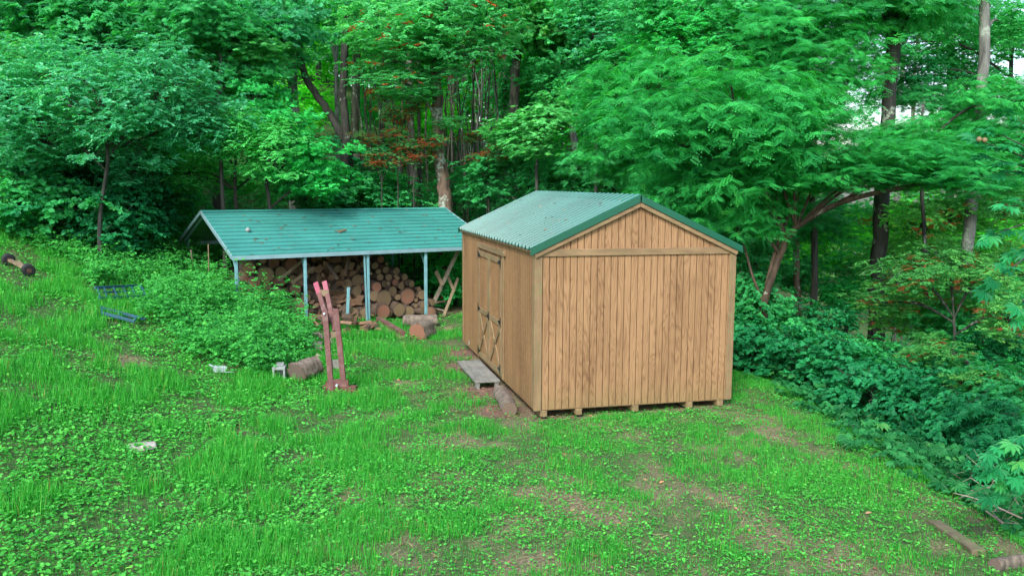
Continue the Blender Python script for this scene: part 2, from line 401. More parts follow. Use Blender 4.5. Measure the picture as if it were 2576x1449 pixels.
def crown_mesh(name, kind, mats, R=(2., 2., 1.5), clumps=60, sprays=11, per=14, leaf=.11, sl=.5, cs=.42, seed=1, hollow=.55, twigs=True, upw=.75, flat=.4):
    rng = np.random.default_rng(seed); g = Geo(); R = np.array(R)
    dirs = norm(rng.normal(size=(clumps, 3)))
    ph = rng.random(6) * 6.28
    lob = 1 + .30 * np.sin(3 * np.arctan2(dirs[:, 1], dirs[:, 0]) + ph[0]) + .18 * np.sin(4 * dirs[:, 2] + ph[1]) + rng.normal(0, .17, clumps)
    rad = (hollow + (1 - hollow) * rng.random(clumps)) * lob
    C = dirs * rad[:, None] * R
    org = np.repeat(C, sprays, 0) + rng.normal(0, 1, (clumps * sprays, 3)) * np.array([cs, cs, cs * flat]) * .80
    oh = norm(org / R * np.array([1, 1, .5]))
    az = rng.random(len(org)) * 6.283
    d = oh * .55 + np.stack([np.cos(az), np.sin(az), 0 * az], 1) * .75; d[:, 2] = rng.uniform(-.35, .35, len(org)); d = norm(d)
    cb = np.repeat(rng.random(clumps) , sprays) * .75 + rng.random(len(org)) * .25
    leaves_on_sprays(g, kind, org, d, sl * rng.uniform(.6, 1.3, len(org)), per, leaf, oh, rng, upw, brown_cl=cb)
    if twigs:
        for c in C[::2]:
            m = c * .5 + np.array([0, 0, -.25 * R[2]]) * .5 + rng.normal(0, .1, 3)
            g.tube([np.array([0, 0, -.35 * R[2]]), m, c], [.022, .014, .005], 4, mi=1, cap=False)
        for o_, dd in list(zip(org, d))[::6]:
            g.tube([o_ - dd * .25, o_, o_ + dd * sl * .9 - np.array([0, 0, .1 * sl])], [.006, .005, .002], 3, mi=1, cap=False)
    return g.mesh(name, mats)
CR = {}
def crown_lib():
    L = [('oval', 'oval', dict(clumps=64, sprays=12, per=15, leaf=.125, sl=.5)),
         ('palm', 'palm', dict(clumps=52, sprays=9, per=6, leaf=.21, sl=.45)),
         ('maple', 'maple', dict(clumps=56, sprays=9, per=7, leaf=.19, sl=.45)),
         ('locust', 'frond', dict(clumps=58, sprays=11, per=7, leaf=.28, sl=.5, flat=.3, upw=1.0)),
         ('oak', 'oak', dict(clumps=54, sprays=10, per=10, leaf=.17, sl=.36)),
         ('heart', 'heart', dict(clumps=46, sprays=9, per=8, leaf=.18, sl=.45)),
         ('far', 'oval', dict(clumps=75, sprays=9, per=12, leaf=.15, sl=.6, R=(2.2, 2.2, 2.), twigs=False, hollow=.25)),
         ('bush', 'heart', dict(clumps=42, sprays=10, per=10, leaf=.125, sl=.36, R=(1.2, 1.2, .8), cs=.26)),
         ('bushp', 'palm', dict(clumps=34, sprays=8, per=6, leaf=.19, sl=.36, R=(1.2, 1.2, .8), cs=.26))]
    for nm, kind, k in L:
        for s in range(2 if nm != 'far' else 3):
            CR[nm, s] = crown_mesh('crown_' + nm, kind, ['green', 'bark_dark'], seed=hash_(nm) + s * 13, **k)
def hash_(s): return sum(ord(c) * (i + 1) for i, c in enumerate(s))
crown_lib()
CAPS = {}
def add_crown(parent, wp, size, kind, mat, name='crown', sq=1.0):
    v = random.randrange(3 if kind == 'far' else 2)
    o = put(name, CR[kind, v], parent, Vector(wp) - parent.location, (random.uniform(-.12, .12), random.uniform(-.12, .12), random.uniform(0, 6.28)),
            (size * random.uniform(.9, 1.1), size * random.uniform(.9, 1.1), size * sq * random.uniform(.9, 1.1)))
    o.material_slots[0].link = 'OBJECT'; o.material_slots[0].material = M[mat]
    return o
def smooth_path(pts, rad, n=5):
    pts = np.asarray(pts, float); out = []; ro = []
    for i in range(len(pts) - 1):
        p0, p1, p2, p3 = pts[max(i - 1, 0)], pts[i], pts[i + 1], pts[min(i + 2, len(pts) - 1)]
        for k in range(n):
            t = k / n
            out.append(.5 * ((2 * p1) + (p2 - p0) * t + (2 * p0 - 5 * p1 + 4 * p2 - p3) * t * t + (3 * p1 - p0 - 3 * p2 + p3) * t ** 3)); ro.append(rad[i] * (1 - t) + rad[i + 1] * t)
    out.append(pts[-1]); ro.append(rad[-1]); return np.array(out), np.array(ro)
def tree(name, label, path, r, d, crowns=(), bark='bark', group=None, branches=(), cat='tree', ground=True, limb=True):
    """path: picture points from the foot up at depth d, turned into real positions; crowns (px,py,depth,size,kind,mat)."""
    W = [P(px, py, d) for px, py in path]
    if ground:
        b = W[0]; hz = float(H(b[0], b[1]))
        if b[2] > hz: W = [np.array([b[0], b[1], hz - .15])] + W
        else:
            W[0] = np.array([b[0], b[1], hz - .15]); W = [W[0]] + [q for q in W[1:] if q[2] > hz + .2]
    if len(W) < 2: W.append(W[0] + [.02, 0, .6])
    base = Vector(W[0]) + Vector((0, 0, .15))
    t = empty(name, base, 0, label, cat, group); B = np.array(base)
    rr = np.linspace(r, r * .7, len(W)); rr[0] *= 1.25
    pp, ro = smooth_path(np.array(W) - B, rr)
    pp[1:-1] += RNG.normal(0, r * .12, pp[1:-1].shape) * [1, 1, 0]
    g = Geo(); g.tube(pp, ro, 12, jit=.14)
    for br in branches:                              # (list of px points, radius, depth shift)
        q = [P(px, py, d + br[2] * k / (len(br[0]) - 1)) - B for k, (px, py) in enumerate(br[0])]
        bp, brad = smooth_path(q, np.linspace(br[1], br[1] * .45, len(q))); g.tube(bp, brad, 8, jit=.12)
    cw = [(P(c[0], c[1], c[2]) - B, c) for c in crowns]
    if limb:
        for q, c in cw:
            q0 = q.copy(); k = np.argmin(np.linalg.norm(pp - (q0 - [0, 0, c[3] * 1.2]), axis=1)); a = pp[k]
            m = (a + q0) / 2 + np.array([0, 0, .12 * np.linalg.norm(q0 - a)])
            bp, brad = smooth_path([a, m, q0], [min(ro[k] * .55, .06), .03, .012]); g.tube(bp, brad, 6, jit=.1, cap=False)
    part('trunk', g, bark, t)
    for q, c in cw: add_crown(t, Vector(q) + base, c[3], c[4], c[5], sq=c[6] if len(c) > 6 else 1.)
    return t

# ------------------------------------------------------------------ ground
def poly_mask(px, py, poly):
    ins = np.zeros(px.shape, bool); n = len(poly)
    for i in range(n):
        x1, y1 = poly[i]; x2, y2 = poly[(i + 1) % n]
        c = ((y1 > py) != (y2 > py)) & (px < (x2 - x1) * (py - y1) / (y2 - y1 + 1e-9) + x1); ins ^= c
    return ins
SHED_O = np.array([.328, 11.912, .12]); SHED_YAW = .242; SW, SL = 3.05, 5.5
sa = np.array([math.cos(SHED_YAW), math.sin(SHED_YAW)]); sb = np.array([-math.sin(SHED_YAW), math.cos(SHED_YAW)])
CP_O = np.array([-5.844, 17.849, 0.]); CP_YAW = .571; CW, CL, CZ, CRISE = 5.21, 6.43, 1.79, .858
ca = np.array([math.cos(CP_YAW), math.sin(CP_YAW)]); cb_ = np.array([-math.sin(CP_YAW), math.cos(CP_YAW)])
def in_rect(x, y, o, a, b, u0, u1, v0, v1):
    u = (x - o[0]) * a[0] + (y - o[1]) * a[1]; v = (x - o[0]) * b[0] + (y - o[1]) * b[1]
    return (u > u0) & (u < u1) & (v > v0) & (v < v1)
# worn patches: (px, py, radius m, strength)
PATCH = [(1420, 1245, .55, .8), (1560, 1270, .6, .7), (1700, 1300, .4, .6), (1900, 1060, .6, .7), (1960, 1110, .45, .6), (2060, 1150, .4, .5), (1840, 1250, .4, .5), (2060, 1390, .5, .8), (1960, 1350, .4, .6), (1630, 1180, .4, .5), (1330, 1420, .4, .8),
         (930, 1310, .45, .7), (1000, 1400, .5, .8), (900, 1360, .4, .6), (900, 1090, .35, .6), (970, 1050, .4, .6), (950, 950, .35, .5), (1040, 940, .6, .6), (1000, 990, .5, .5), (330, 1410, .4, .7), (620, 1370, .25, .5), (290, 905, .35, .7), (220, 690, .4, .5), (20, 830, .4, .7),
         (1170, 890, .45, 1.), (1200, 930, .5, 1.), (1240, 1000, .45, 1.), (1290, 1060, .35, .9), (1330, 1070, .4, .8), (1130, 980, .5, .6), (1120, 1060, .5, .5), (1740, 1110, .4, .4), (1570, 1210, .5, .5), (1440, 1080, .4, .6), (1550, 1075, .4, .5), (280, 780, .5, .6), (1760, 1200, .3, .4), (1100, 1150, .4, .4), (360, 1130, .3, .5), (1100, 900, .5, .5), (1390, 1330, .5, .5), (1240, 1360, .4, .5), (1650, 1350, .4, .5)]
PW = [(gp(a, b)[:2], r, s) for a, b, r, s in PATCH]
def bare(x, y):
    v = np.zeros(np.shape(x)); nz = fbm(x * 1.7, y * 1.7, 4)
    for (c, r, s) in PW:
        d2 = ((x - c[0]) ** 2 + (y - c[1]) ** 2) / (r * r)
        v = np.maximum(v, s * np.exp(-d2 * .8))
    v = .7 * v * (.10 + 1.25 * nz) * (.55 + .9 * fbm(x * 6, y * 6, 2)) + np.clip((nz - .60) * 2.2, 0, .4)
    right = 1 / (1 + np.exp(-(x + 1.5) / .8)); v = v + .30 * right * np.clip(fbm(x * 3, y * 3, 4) - .42, 0, 1) * 3
    v = np.where(in_rect(x, y, SHED_O, sa, sb, -.1, SW + .05, -.05, SL), 1., v)
    v = np.where(in_rect(x, y, CP_O, ca, cb_, .3, CL, .4, CW), .9, v)
    return np.clip(v, 0, 1)
def ground():
    def axis(pts):
        o = []
        for (a, b, st) in pts: o.append(np.arange(a, b, st))
        return np.concatenate(o)
    xs = axis([(-300, -60, 20), (-60, -18, 2), (-18, -13, .4), (-13, 7, .1), (7, 14, .4), (14, 60, 2), (60, 301, 20)])
    ys = axis([(-60, -10, 10), (-10, 5, 1), (5, 22, .1), (22, 34, .5), (34, 100, 2.5), (100, 420, 20)])
    X, Y = np.meshgrid(xs, ys); Z = H(X, Y); nx, ny = len(xs), len(ys)
    me = bpy.data.meshes.new('ground'); V = np.stack([X, Y, Z], -1).reshape(-1, 3)
    i = np.arange(nx * ny).reshape(ny, nx); q = np.stack([i[:-1, :-1], i[:-1, 1:], i[1:, 1:], i[1:, :-1]], -1).reshape(-1, 4)
    me.vertices.add(len(V)); me.vertices.foreach_set('co', V.astype(np.float32).ravel()); me.loops.add(q.size); me.loops.foreach_set('vertex_index', q.astype(np.int32).ravel())
    me.polygons.add(len(q)); me.polygons.foreach_set('loop_start', (np.arange(len(q)) * 4).astype(np.int32)); me.polygons.foreach_set('loop_total', np.full(len(q), 4, np.int32))
    me.update(calc_edges=True); me.polygons.foreach_set('use_smooth', np.ones(len(q), bool))
    a = me.attributes.new('bare', 'FLOAT', 'POINT'); a.data.foreach_set('value', bare(X, Y).astype(np.float32).ravel())
    mul = np.maximum(0, 1 - ((X + .5) ** 2 * .9 + 0)) * 0
    for (px, py, r) in ((1170, 885, .5), (1195, 925, .6), (1225, 985, .5), (1265, 1035, .45)):
        c = gp(px, py); mul = np.maximum(mul, np.exp(-((X - c[0]) ** 2 + (Y - c[1]) ** 2) / (r * r)))
    a = me.attributes.new('mulch', 'FLOAT', 'POINT'); a.data.foreach_set('value', mul.astype(np.float32).ravel())
    m, nt, b, out = new_mat('ground_soil'); co = N(nt, 'TexCoord').outputs['Object']
    at = N(nt, 'Attribute', attribute_name='bare'); am = N(nt, 'Attribute', attribute_name='mulch')
    n1 = noise(nt, co, 3., 6, .65); n2 = noise(nt, co, 38, 4, .75, None, .6); n3 = noise(nt, co, 90, 2, .6)
    dirt = ramp(nt, [(.30, (.065, .060, .036)), (.48, (.165, .145, .085)), (.68, (.33, .29, .18))], n2.outputs[0]).outputs[0]
    soil = ramp(nt, [(.3, (.012, .055, .012)), (.55, (.035, .13, .028)), (.7, (.09, .10, .04))], n2.outputs[0]).outputs[0]
    f = ramp(nt, [(.12, (.25, .25, .25)), (.6, (1, 1, 1))], math_(nt, 'ADD', at.outputs['Fac'], math_(nt, 'MULTIPLY', math_(nt, 'SUBTRACT', n1.outputs[0], .5), .9))).outputs[0]
    mulch = ramp(nt, [(.32, (.06, .036, .028)), (.5, (.18, .11, .088)), (.66, (.33, .22, .18))], n2.outputs[0]).outputs[0]
    col = mixc(nt, f, soil, dirt); col = mixc(nt, ramp(nt, [(.3, (0, 0, 0)), (.6, (1, 1, 1))], am.outputs['Fac']).outputs[0], col, mulch)
    nt.links.new(col, b.inputs['Base Color']); b.inputs['Roughness'].default_value = .95; b.inputs['Specular IOR Level'].default_value = .15
    bump(nt, b, math_(nt, 'ADD', n2.outputs[0], math_(nt, 'MULTIPLY', n3.outputs[0], .4)), .9, .025)
    me.materials.append(m); return tag(put('ground', me), kind='structure')
ground()

# ------------------------------------------------------------------ low vegetation
WEEDPOLY = [(60, 585), (200, 600), (330, 600), (470, 600), (600, 640), (690, 735), (760, 800), (790, 850), (745, 885), (670, 915), (600, 905), (520, 880), (470, 850), (400, 790), (330, 765), (400, 700), (300, 680), (235, 690), (200, 640)]
def proj(x, y, z):
    q = np.stack([x, y, z], -1) - CAMP; d = q @ FWD; X = F * (q @ RGT) / d; Y = -F * (q @ UPV) / d
    return 1288 + cr_ * X - sr_ * Y, 724.5 + sr_ * X + cr_ * Y
def sample(n, x0, x1, y0, y1, dref=8., pw=1.):
    x = RNG.uniform(x0, x1, n); y = RNG.uniform(y0, y1, n); d = np.hypot(x, y)
    k = RNG.random(n) < np.clip((dref / d) ** pw, 0, 1); x, y = x[k], y[k]
    k = np.abs(x) < .66 * y + 1.; return x[k], y[k]
def clear(x, y):
    return ~(in_rect(x, y, SHED_O, sa, sb, -.02, SW + .05, .12, SL + .1) | in_rect(x, y, CP_O, ca, cb_, .5, CL - .3, .5, CW))
def mulchf(x, y):
    m = np.zeros(np.shape(x))
    for (px, py, r) in ((1155, 865, .4), (1175, 890, .45), (1192, 925, .5), (1225, 985, .45), (1262, 1035, .4), (1300, 1065, .3)):
        c = gp(px, py); m = np.maximum(m, np.exp(-((x - c[0]) ** 2 + (y - c[1]) ** 2) / (r * r)))
    return m
def left_f(x): return 1 / (1 + np.exp((x + 1.6) / .9))
def grass():
    g = Geo(); bl = ([(0, -.022, 0), (0, .022, 0), (.10, .017, .55), (.10, -.017, .55), (.34, 0, 1.)], [(0, 1, 2, 3), (3, 2, 4)])
    x, y = sample(420000, -15, 6.5, 6, 24, 8, .9); z = H(x, y)
    tf = np.clip((fbm(x * 1.5 + 40, y * 1.5, 4) - .47) * 9, 0, 1); long_ = tf * (.25 + .95 * left_f(x)) + .02
    px, py = proj(x, y, z)
    den = (1 - np.clip(mulchf(x, y) * 1.6, 0, .95)) * (.30 + .70 * tf) * (1 - bare(x, y) * .85)
    k = (RNG.random(len(x)) < den * .62) & clear(x, y) & (x < crest(y) + 2.2) & ~poly_mask(px, py, WEEDPOLY); x, y, z, long_ = x[k], y[k], z[k], long_[k]
    nb = 5; n = len(x); X = np.repeat(x, nb) + RNG.normal(0, .035, n * nb); Y = np.repeat(y, nb) + RNG.normal(0, .035, n * nb)
    a = RNG.random(n * nb) * 6.28; ln = RNG.uniform(.1, .9, n * nb)
    xd = np.stack([np.cos(a), np.sin(a), 0 * a], 1); zd = np.stack([np.cos(a) * ln * .5, np.sin(a) * ln * .5, np.ones_like(a)], 1); R = frames(xd, norm(zd))
    hh = np.repeat(.040 + .115 * np.clip(long_, 0, 1.2), nb) * RNG.uniform(.6, 1.35, n * nb)
    R = R.copy(); R[:, :, 1] *= (np.clip(.085 / hh, .5, 2.2) * (1 + .05 * np.hypot(X, Y)) * 1.0)[:, None]
    g.inst(*bl, np.stack([X, Y, H(X, Y) - .005], 1), R, hh, np.clip(np.repeat(RNG.random(n), nb) * .4 + RNG.random(n * nb) * .6 , 0, 1), RNG.random(n * nb))
    tag(put('grass', g.mesh('grass', 'grass')), 'rough green grass growing in tufts over the clearing', 'grass', kind='stuff')
    print('grass blades', n * nb)
def clover():
    g = Geo(); x, y = sample(420000, -15, 6.5, 6, 24, 8, 1.0)
    pat = fbm(x * 1.1 + 9, y * 1.1 + 4, 4)
    den = (1 - np.clip(mulchf(x, y) * 1.4, 0, .93)) * np.clip((pat - .33) * 3.2, .22, .95) * (1 - bare(x, y) * .8); px, py = proj(x, y, H(x, y))
    k = (RNG.random(len(x)) < den * .60) & clear(x, y) & (x < crest(y) + 2.4); x, y = x[k], y[k]
    n = len(x); lf = left_f(x); kk = 3
    X = np.repeat(x, kk) + RNG.normal(0, .022, n * kk); Y = np.repeat(y, kk) + RNG.normal(0, .022, n * kk)
    a = np.tile(np.arange(kk) / kk * 6.28, n) + np.repeat(RNG.random(n) * 6.28, kk) + RNG.normal(0, .3, n * kk); LF = np.repeat(lf, kk)
    d = np.stack([np.cos(a), np.sin(a), RNG.uniform(-.2, .5, n * kk)], 1); nr = np.array([0, 0, 1.]) + RNG.normal(0, .42, (n * kk, 3))
    z = H(X, Y) + RNG.uniform(.004, .04, n * kk) * (1 + 1.2 * LF) + .008
    sz = (.021 + .010 * LF) * RNG.uniform(.55, 1.5, n * kk) * (1 + .012 * np.hypot(X, Y))
    sel = RNG.random(n * kk) < .45 + .3 * LF
    R = frames(d, nr); av = np.clip(np.repeat(RNG.random(n), kk) * .5 + RNG.random(n * kk) * .5, 0, 1); w = RNG.random(n * kk)
    pos = np.stack([X, Y, z], 1)
    g.inst(*TPL['round'], pos[sel], R[sel], sz[sel], av[sel], w[sel]); s2 = ~sel
    g.inst(*TPL['slim'], pos[s2], R[s2], sz[s2] * 1.5, av[s2], w[s2])
    tag(put('ground_cover', g.mesh('ground_cover', 'clover')), 'low clover and creeping broadleaf plants spread among the grass', 'ground cover', kind='stuff')
    print('clover', n * kk)
def weeds():
    g = Geo(); rng = RNG
    x, y = sample(60000, -16, 0, 11, 24, 20, 0); z = H(x, y); px, py = proj(x, y, z + .3)
    k = poly_mask(px, py, WEEDPOLY) & clear(x, y); x, y, z = x[k], y[k], z[k]; px, py = px[k], py[k]
    # height of the growth: knee high, waist high next to the corner post
    c = np.array([-5.7, 16.6]); hh = .20 + .26 * np.exp(-((x - c[0]) ** 2 + (y - c[1]) ** 2) / 2.2) + .22 * fbm(x * 1.3, y * 1.3, 3)
    hh *= np.clip(fbm(x * 2.6 + 5, y * 2.6, 3) * 3.2 - .5, .3, 1.6); hh = np.where(px < 400, hh * .8, hh)
    n = len(x); hh = np.where(rng.random(n) < .10, hh * 1.6, hh); print('weed stems', n)
    k = rng.random(n) < .5; x, y, z, hh = x[k], y[k], z[k], hh[k]; n = len(x)
    lv = 4
    for j in range(lv):
        f = (j + 1) / lv; zz = z + hh * f ** .8
        az = rng.random(n) * 6.28; d = norm(np.stack([np.cos(az), np.sin(az), rng.uniform(-.1, .5, n)], 1))
        org = np.stack([x, y, zz], 1) + rng.normal(0, .05, (n, 3)); ow = norm(np.stack([0 * x, -np.ones(n), .4 + 0 * x], 1))
        keep = rng.random(n) < (.35 + .65 * f)
        leaves_on_sprays(g, 'heart', org[keep], d[keep], np.full(keep.sum(), .14), 5, .052, ow[keep], rng, .9)
    tag(put('weeds', g.mesh('weeds', 'weed')), 'knee high leafy weeds covering the bank before the open carport', 'weeds', kind='stuff')
def undergrowth():
    g = Geo(); rng = RNG
    x, y = sample(90000, -30, 34, 6, 46, 17, 1.1)
    left_edge = 21.6 + .12 * (x + 13) ** 1 * 0 + .35 * np.clip(-x - 9, 0, 9)
    right = x > crest(y) + .40 + .6 * fbm(y * .8, x * .8, 2)
    back = (y > 21.5) & ((x > -3.) | (y > 24.5) | (x < -8)) & (y > np.where(x < -8.5, left_edge, 18.6))
    behind = (x > 1.2) & (y > 18.4)
    px, py = proj(x, y, H(x, y) + .5); gap = (px > 415) & (px < 640) & (y < 25)
    k = (right | back | behind) & clear(x, y) & ~gap; x, y = x[k], y[k]; z = H(x, y)
    k = rng.random(len(x)) < np.where(x > 4, .55, .4); x, y, z = x[k], y[k], z[k]; n = len(x)
    edge = np.clip((x - crest(y) - .4) / 1.7, .12, 1); edge = np.where((y > 18) & (x < 6), 1., edge)
    hh = (.15 + .95 * fbm(x * .7 + 3, y * .7, 3) ** 1.5) * edge * np.where(x > 4, .75, 1.)
    print('undergrowth', n)
    for j in range(4):
        f = (j + 1) / 4; zz = z + hh * f
        az = rng.random(n) * 6.28; d = norm(np.stack([np.cos(az), np.sin(az), rng.uniform(-.2, .4, n)], 1))
        org = np.stack([x, y, zz], 1) + rng.normal(0, .09, (n, 3)); ow = norm(np.stack([0 * x, -np.ones(n), .4 + 0 * x], 1))
        s = rng.random(n) < .6
        leaves_on_sprays(g, 'heart', org[s], d[s], np.full(s.sum(), .28), 6, .085, ow[s], rng, .85)
        s = (~s) & (rng.random(n) < .5)
        leaves_on_sprays(g, 'palm', org[s], d[s], np.full(s.sum(), .3), 4, .13, ow[s], rng, .85)
    tag(put('undergrowth', g.mesh('undergrowth', 'under')), 'dense dark green undergrowth covering the forest floor and the bank', 'undergrowth', kind='stuff')
def litter():
    g = Geo(); rng = RNG; x, y = sample(60000, -12, 6, 6, 23, 9, 1.); mu = np.zeros(len(x))
    for (px, py, r) in ((1170, 885, .5), (1195, 925, .6), (1225, 985, .5), (1265, 1035, .45)):
        c = gp(px, py); mu = np.maximum(mu, np.exp(-((x - c[0]) ** 2 + (y - c[1]) ** 2) / (r * r)))
    k = rng.random(len(x)) < np.clip(bare(x, y) ** 1.3 * .22 + mu * .9 + .006, 0, 1); k &= ~in_rect(x, y, SHED_O, sa, sb, .2, SW, .3, SL); x, y = x[k], y[k]; n = len(x)
    a = rng.random(n) * 6.28; R = frames(np.stack([np.cos(a), np.sin(a), rng.normal(0, .2, n)], 1), np.array([0, 0, 1.]) + rng.normal(0, .35, (n, 3)))
    g.inst(*TPL['oval'], np.stack([x, y, H(x, y) + .012], 1), R, rng.uniform(.02, .075, n), rng.random(n), rng.random(n))
    tag(put('leaf_litter', g.mesh('leaf_litter', 'leaflitter')), 'dry brown leaves and wood chips scattered on the bare soil', 'leaf litter', kind='stuff')
    # dry straw stems
    g = Geo(); x, y = sample(70000, -12, 6, 6, 20, 8, 1.); k = rng.random(len(x)) < bare(x, y) * .45; x, y = x[k], y[k]; n = len(x)
    a = rng.random(n) * 6.28; R = frames(np.stack([np.cos(a), np.sin(a), rng.normal(0, .08, n)], 1), np.array([0, 0, 1.]) + rng.normal(0, .2, (n, 3)))
    g.inst([(-.5, -.02, 0), (.5, -.02, .03), (.5, .02, .03), (-.5, .02, 0)], [(0, 1, 2, 3)], np.stack([x, y, H(x, y) + .012], 1), R, rng.uniform(.05, .14, n), rng.random(n), rng.random(n))
    tag(put('dry_straw', g.mesh('dry_straw', 'straw')), 'thin dry straw stems lying on the worn soil patches', 'straw', kind='stuff')
grass(); clover(); weeds(); undergrowth(); litter()
# ------------------------------------------------------------------ the timber shed
def shed():
    t = empty('storage_shed', SHED_O, SHED_YAW, 'tan plywood garden shed with ribbed green metal roof and double doors', 'shed')
    HW, AP = 2.29, 2.29 + .70; sl = .70 / (SW / 2)
    # front gable wall: strips between grooves
    def wall_front(v0, v1, name):
        g = Geo(); nst = 30; e = SW / nst
        top = lambda u: HW - .02 + min(u, SW - u) * sl
        for i in range(nst):
            a, b_ = i * e + .0055, (i + 1) * e - .0055
            us = [a, b_] if not (a < SW / 2 < b_) else [a, SW / 2, b_]
            bot = [(u, v0, 0) for u in us]; tp = [(u, v0, top(u)) for u in us]; bb = [(u, v1, 0) for u in us]; tb = [(u, v1, top(u)) for u in us]
            k = len(us); V = bot + tp + bb + tb
            fs = [tuple(list(range(k)) + list(range(2 * k - 1, k - 1, -1))), tuple(list(range(2 * k, 3 * k))[::-1] + list(range(3 * k, 4 * k)))]
            fs += [(0, k, 3 * k, 2 * k), (k - 1, 3 * k - 1, 4 * k - 1, 2 * k - 1), tuple([0, 2 * k, 3 * k - 1, k - 1])] + [(k + j, k + j + 1, 3 * k + j + 1, 3 * k + j) for j in range(k - 1)]
            g.add(V, fs)
        vb0, vb1 = (v0 + .016, v1 - .001) if v0 < v1 else (v1 + .001, v0 - .016)
        V = [(.004, vb0, .003), (SW - .004, vb0, .003), (SW - .004, vb0, HW - .03), (SW / 2, vb0, AP - .04), (.004, vb0, HW - .03)]
        V += [(x, vb1, z) for x, _, z in V]
        g.add(V, [(0, 1, 2, 3, 4), (9, 8, 7, 6, 5), (0, 5, 6, 1), (1, 6, 7, 2), (2, 7, 8, 3), (3, 8, 9, 4), (4, 9, 5, 0)], 1)
        return part(name, g, ['siding_front', 'groove'], t)
    wall_front(0, .03, 'gable_wall'); wall_front(SL, SL - .03, 'gable_wall')
    for u0, u1 in ((0, .03), (SW, SW - .03)):
        g = Geo(); nst = 54; e = (SL - .06) / nst
        for i in range(nst):
            g.box(((u0 + u1) / 2, .03 + (i + .5) * e, HW / 2 - .01), (.028, e - .017, HW - .02))
        s = 1 if u0 < u1 else -1
        g.box((u0 + s * .0095, SL / 2, HW / 2 - .01), (.014, SL - .064, HW - .03), mi=1)
        part('side_wall', g, ['siding_side', 'groove'], t)
    # corner boards and the level band
    for (c, s) in (((-.010, .035, HW / 2 - .03), (.018, .115, HW - .08)), ((-.010, SL - .045, HW / 2 - .03), (.018, .09, HW - .08)), ((.037, -.011, HW / 2 - .01), (.114, .020, HW - .01)), ((SW - .037, -.011, HW / 2 - .01), (.092, .020, HW - .01)), ((SW + .010, .035, HW / 2 - .03), (.018, .115, HW - .08))):
        g = Geo(); g.box(c, s); part('corner_board', g, 'trim_v', t, .004)
    g = Geo(); g.box((SW / 2 + .006, -.012, 2.245), (SW - .185, .022, .098)); part('band_board', g, 'trim_h', t, .004)
    # double doors
    z0, z1 = .07, 2.0
    for (v0, v1) in ((1.955, 2.895), (2.905, 3.80)):
        g = Geo(); n = 9; e = (v1 - v0) / n
        for i in range(n): g.box((-.012, v0 + (i + .5) * e, (z0 + z1) / 2), (.022, e - .016, z1 - z0 - .02))
        g.box((-.010, (v0 + v1) / 2, (z0 + z1) / 2), (.018, v1 - v0 - .004, z1 - z0 - .024), mi=1)
        d = part('door', g, ['siding_side', 'groove'], t)
        fr = Geo(); x = -.034; w = .088
        fr.box((x, v0 + w / 2, (z0 + z1) / 2), (.021, w, z1 - z0)); fr.box((x, v1 - w / 2, (z0 + z1) / 2), (.021, w, z1 - z0))
        for zz in (z0 + w / 2, .93, z1 - w / 2 - .0): fr.box((x, (v0 + v1) / 2, zz), (.021, v1 - v0 - 2 * w - .003, w))
        part('door_frame', fr, 'trim_v', d, .003)
        for k in (0, 1):
            xg = Geo(); a = (x + .001 - .002 * k, v0 + w + .02, z0 + w + .03); b_ = (x + .001 - .002 * k, v1 - w - .02, .93 - w / 2 - .03)
            if k: a, b_ = (a[0], b_[1], a[2]), (b_[0], a[1], b_[2])
            xg.bar(a, b_, .080, .019 - .004 * k, up=(1, 0, 0)); part('cross_brace', xg, 'trim_v', d, .003)
        hv = v0 if v0 < 2 else v1; s = 1 if v0 < 2 else -1
        for zz in (z0 + .10, .95, z1 - .07):
            hg = Geo(); hg.box((-.047, hv + s * .02, zz), (.006, .045, .17)); hg.add([(-.050, hv + s * .03, zz - .05), (-.050, hv + s * .03, zz + .05), (-.050, hv + s * .20, zz + .008), (-.050, hv + s * .20, zz - .008), (-.046, hv + s * .03, zz - .05), (-.046, hv + s * .03, zz + .05), (-.046, hv + s * .20, zz + .008), (-.046, hv + s * .20, zz - .008)], [(0, 1, 2, 3), (7, 6, 5, 4), (0, 4, 5, 1), (1, 5, 6, 2), (2, 6, 7, 3), (3, 7, 4, 0)])
            part('hinge', hg, 'black', d)
        if v0 < 2:
            lg = Geo(); lg.box((-.050, 2.86, .93), (.008, .05, .15)); lg.tube([(-.06, 2.86, .90), (-.085, 2.86, .93), (-.085, 2.80, .93)], .008, 6); lg.box((-.052, 2.93, .93), (.012, .10, .03)); part('latch', lg, 'black', d)
    for c, s in (((-.014, 1.905, 1.04), (.026, .085, 2.05)), ((-.014, 3.85, 1.04), (.026, .085, 2.05))):
        g = Geo(); g.box(c, s); part('door_trim', g, 'trim_v', t, .003)
    g = Geo(); g.box((-.022, 2.83, 2.095), (.04, 2.12, .095)); part('door_header', g, 'trim_h', t, .004)
    # roof
    os_, of, ob = .075, .055, .06; L = SL + of + ob; ang = math.atan(sl); rl = (SW / 2 + os_) / math.cos(ang)
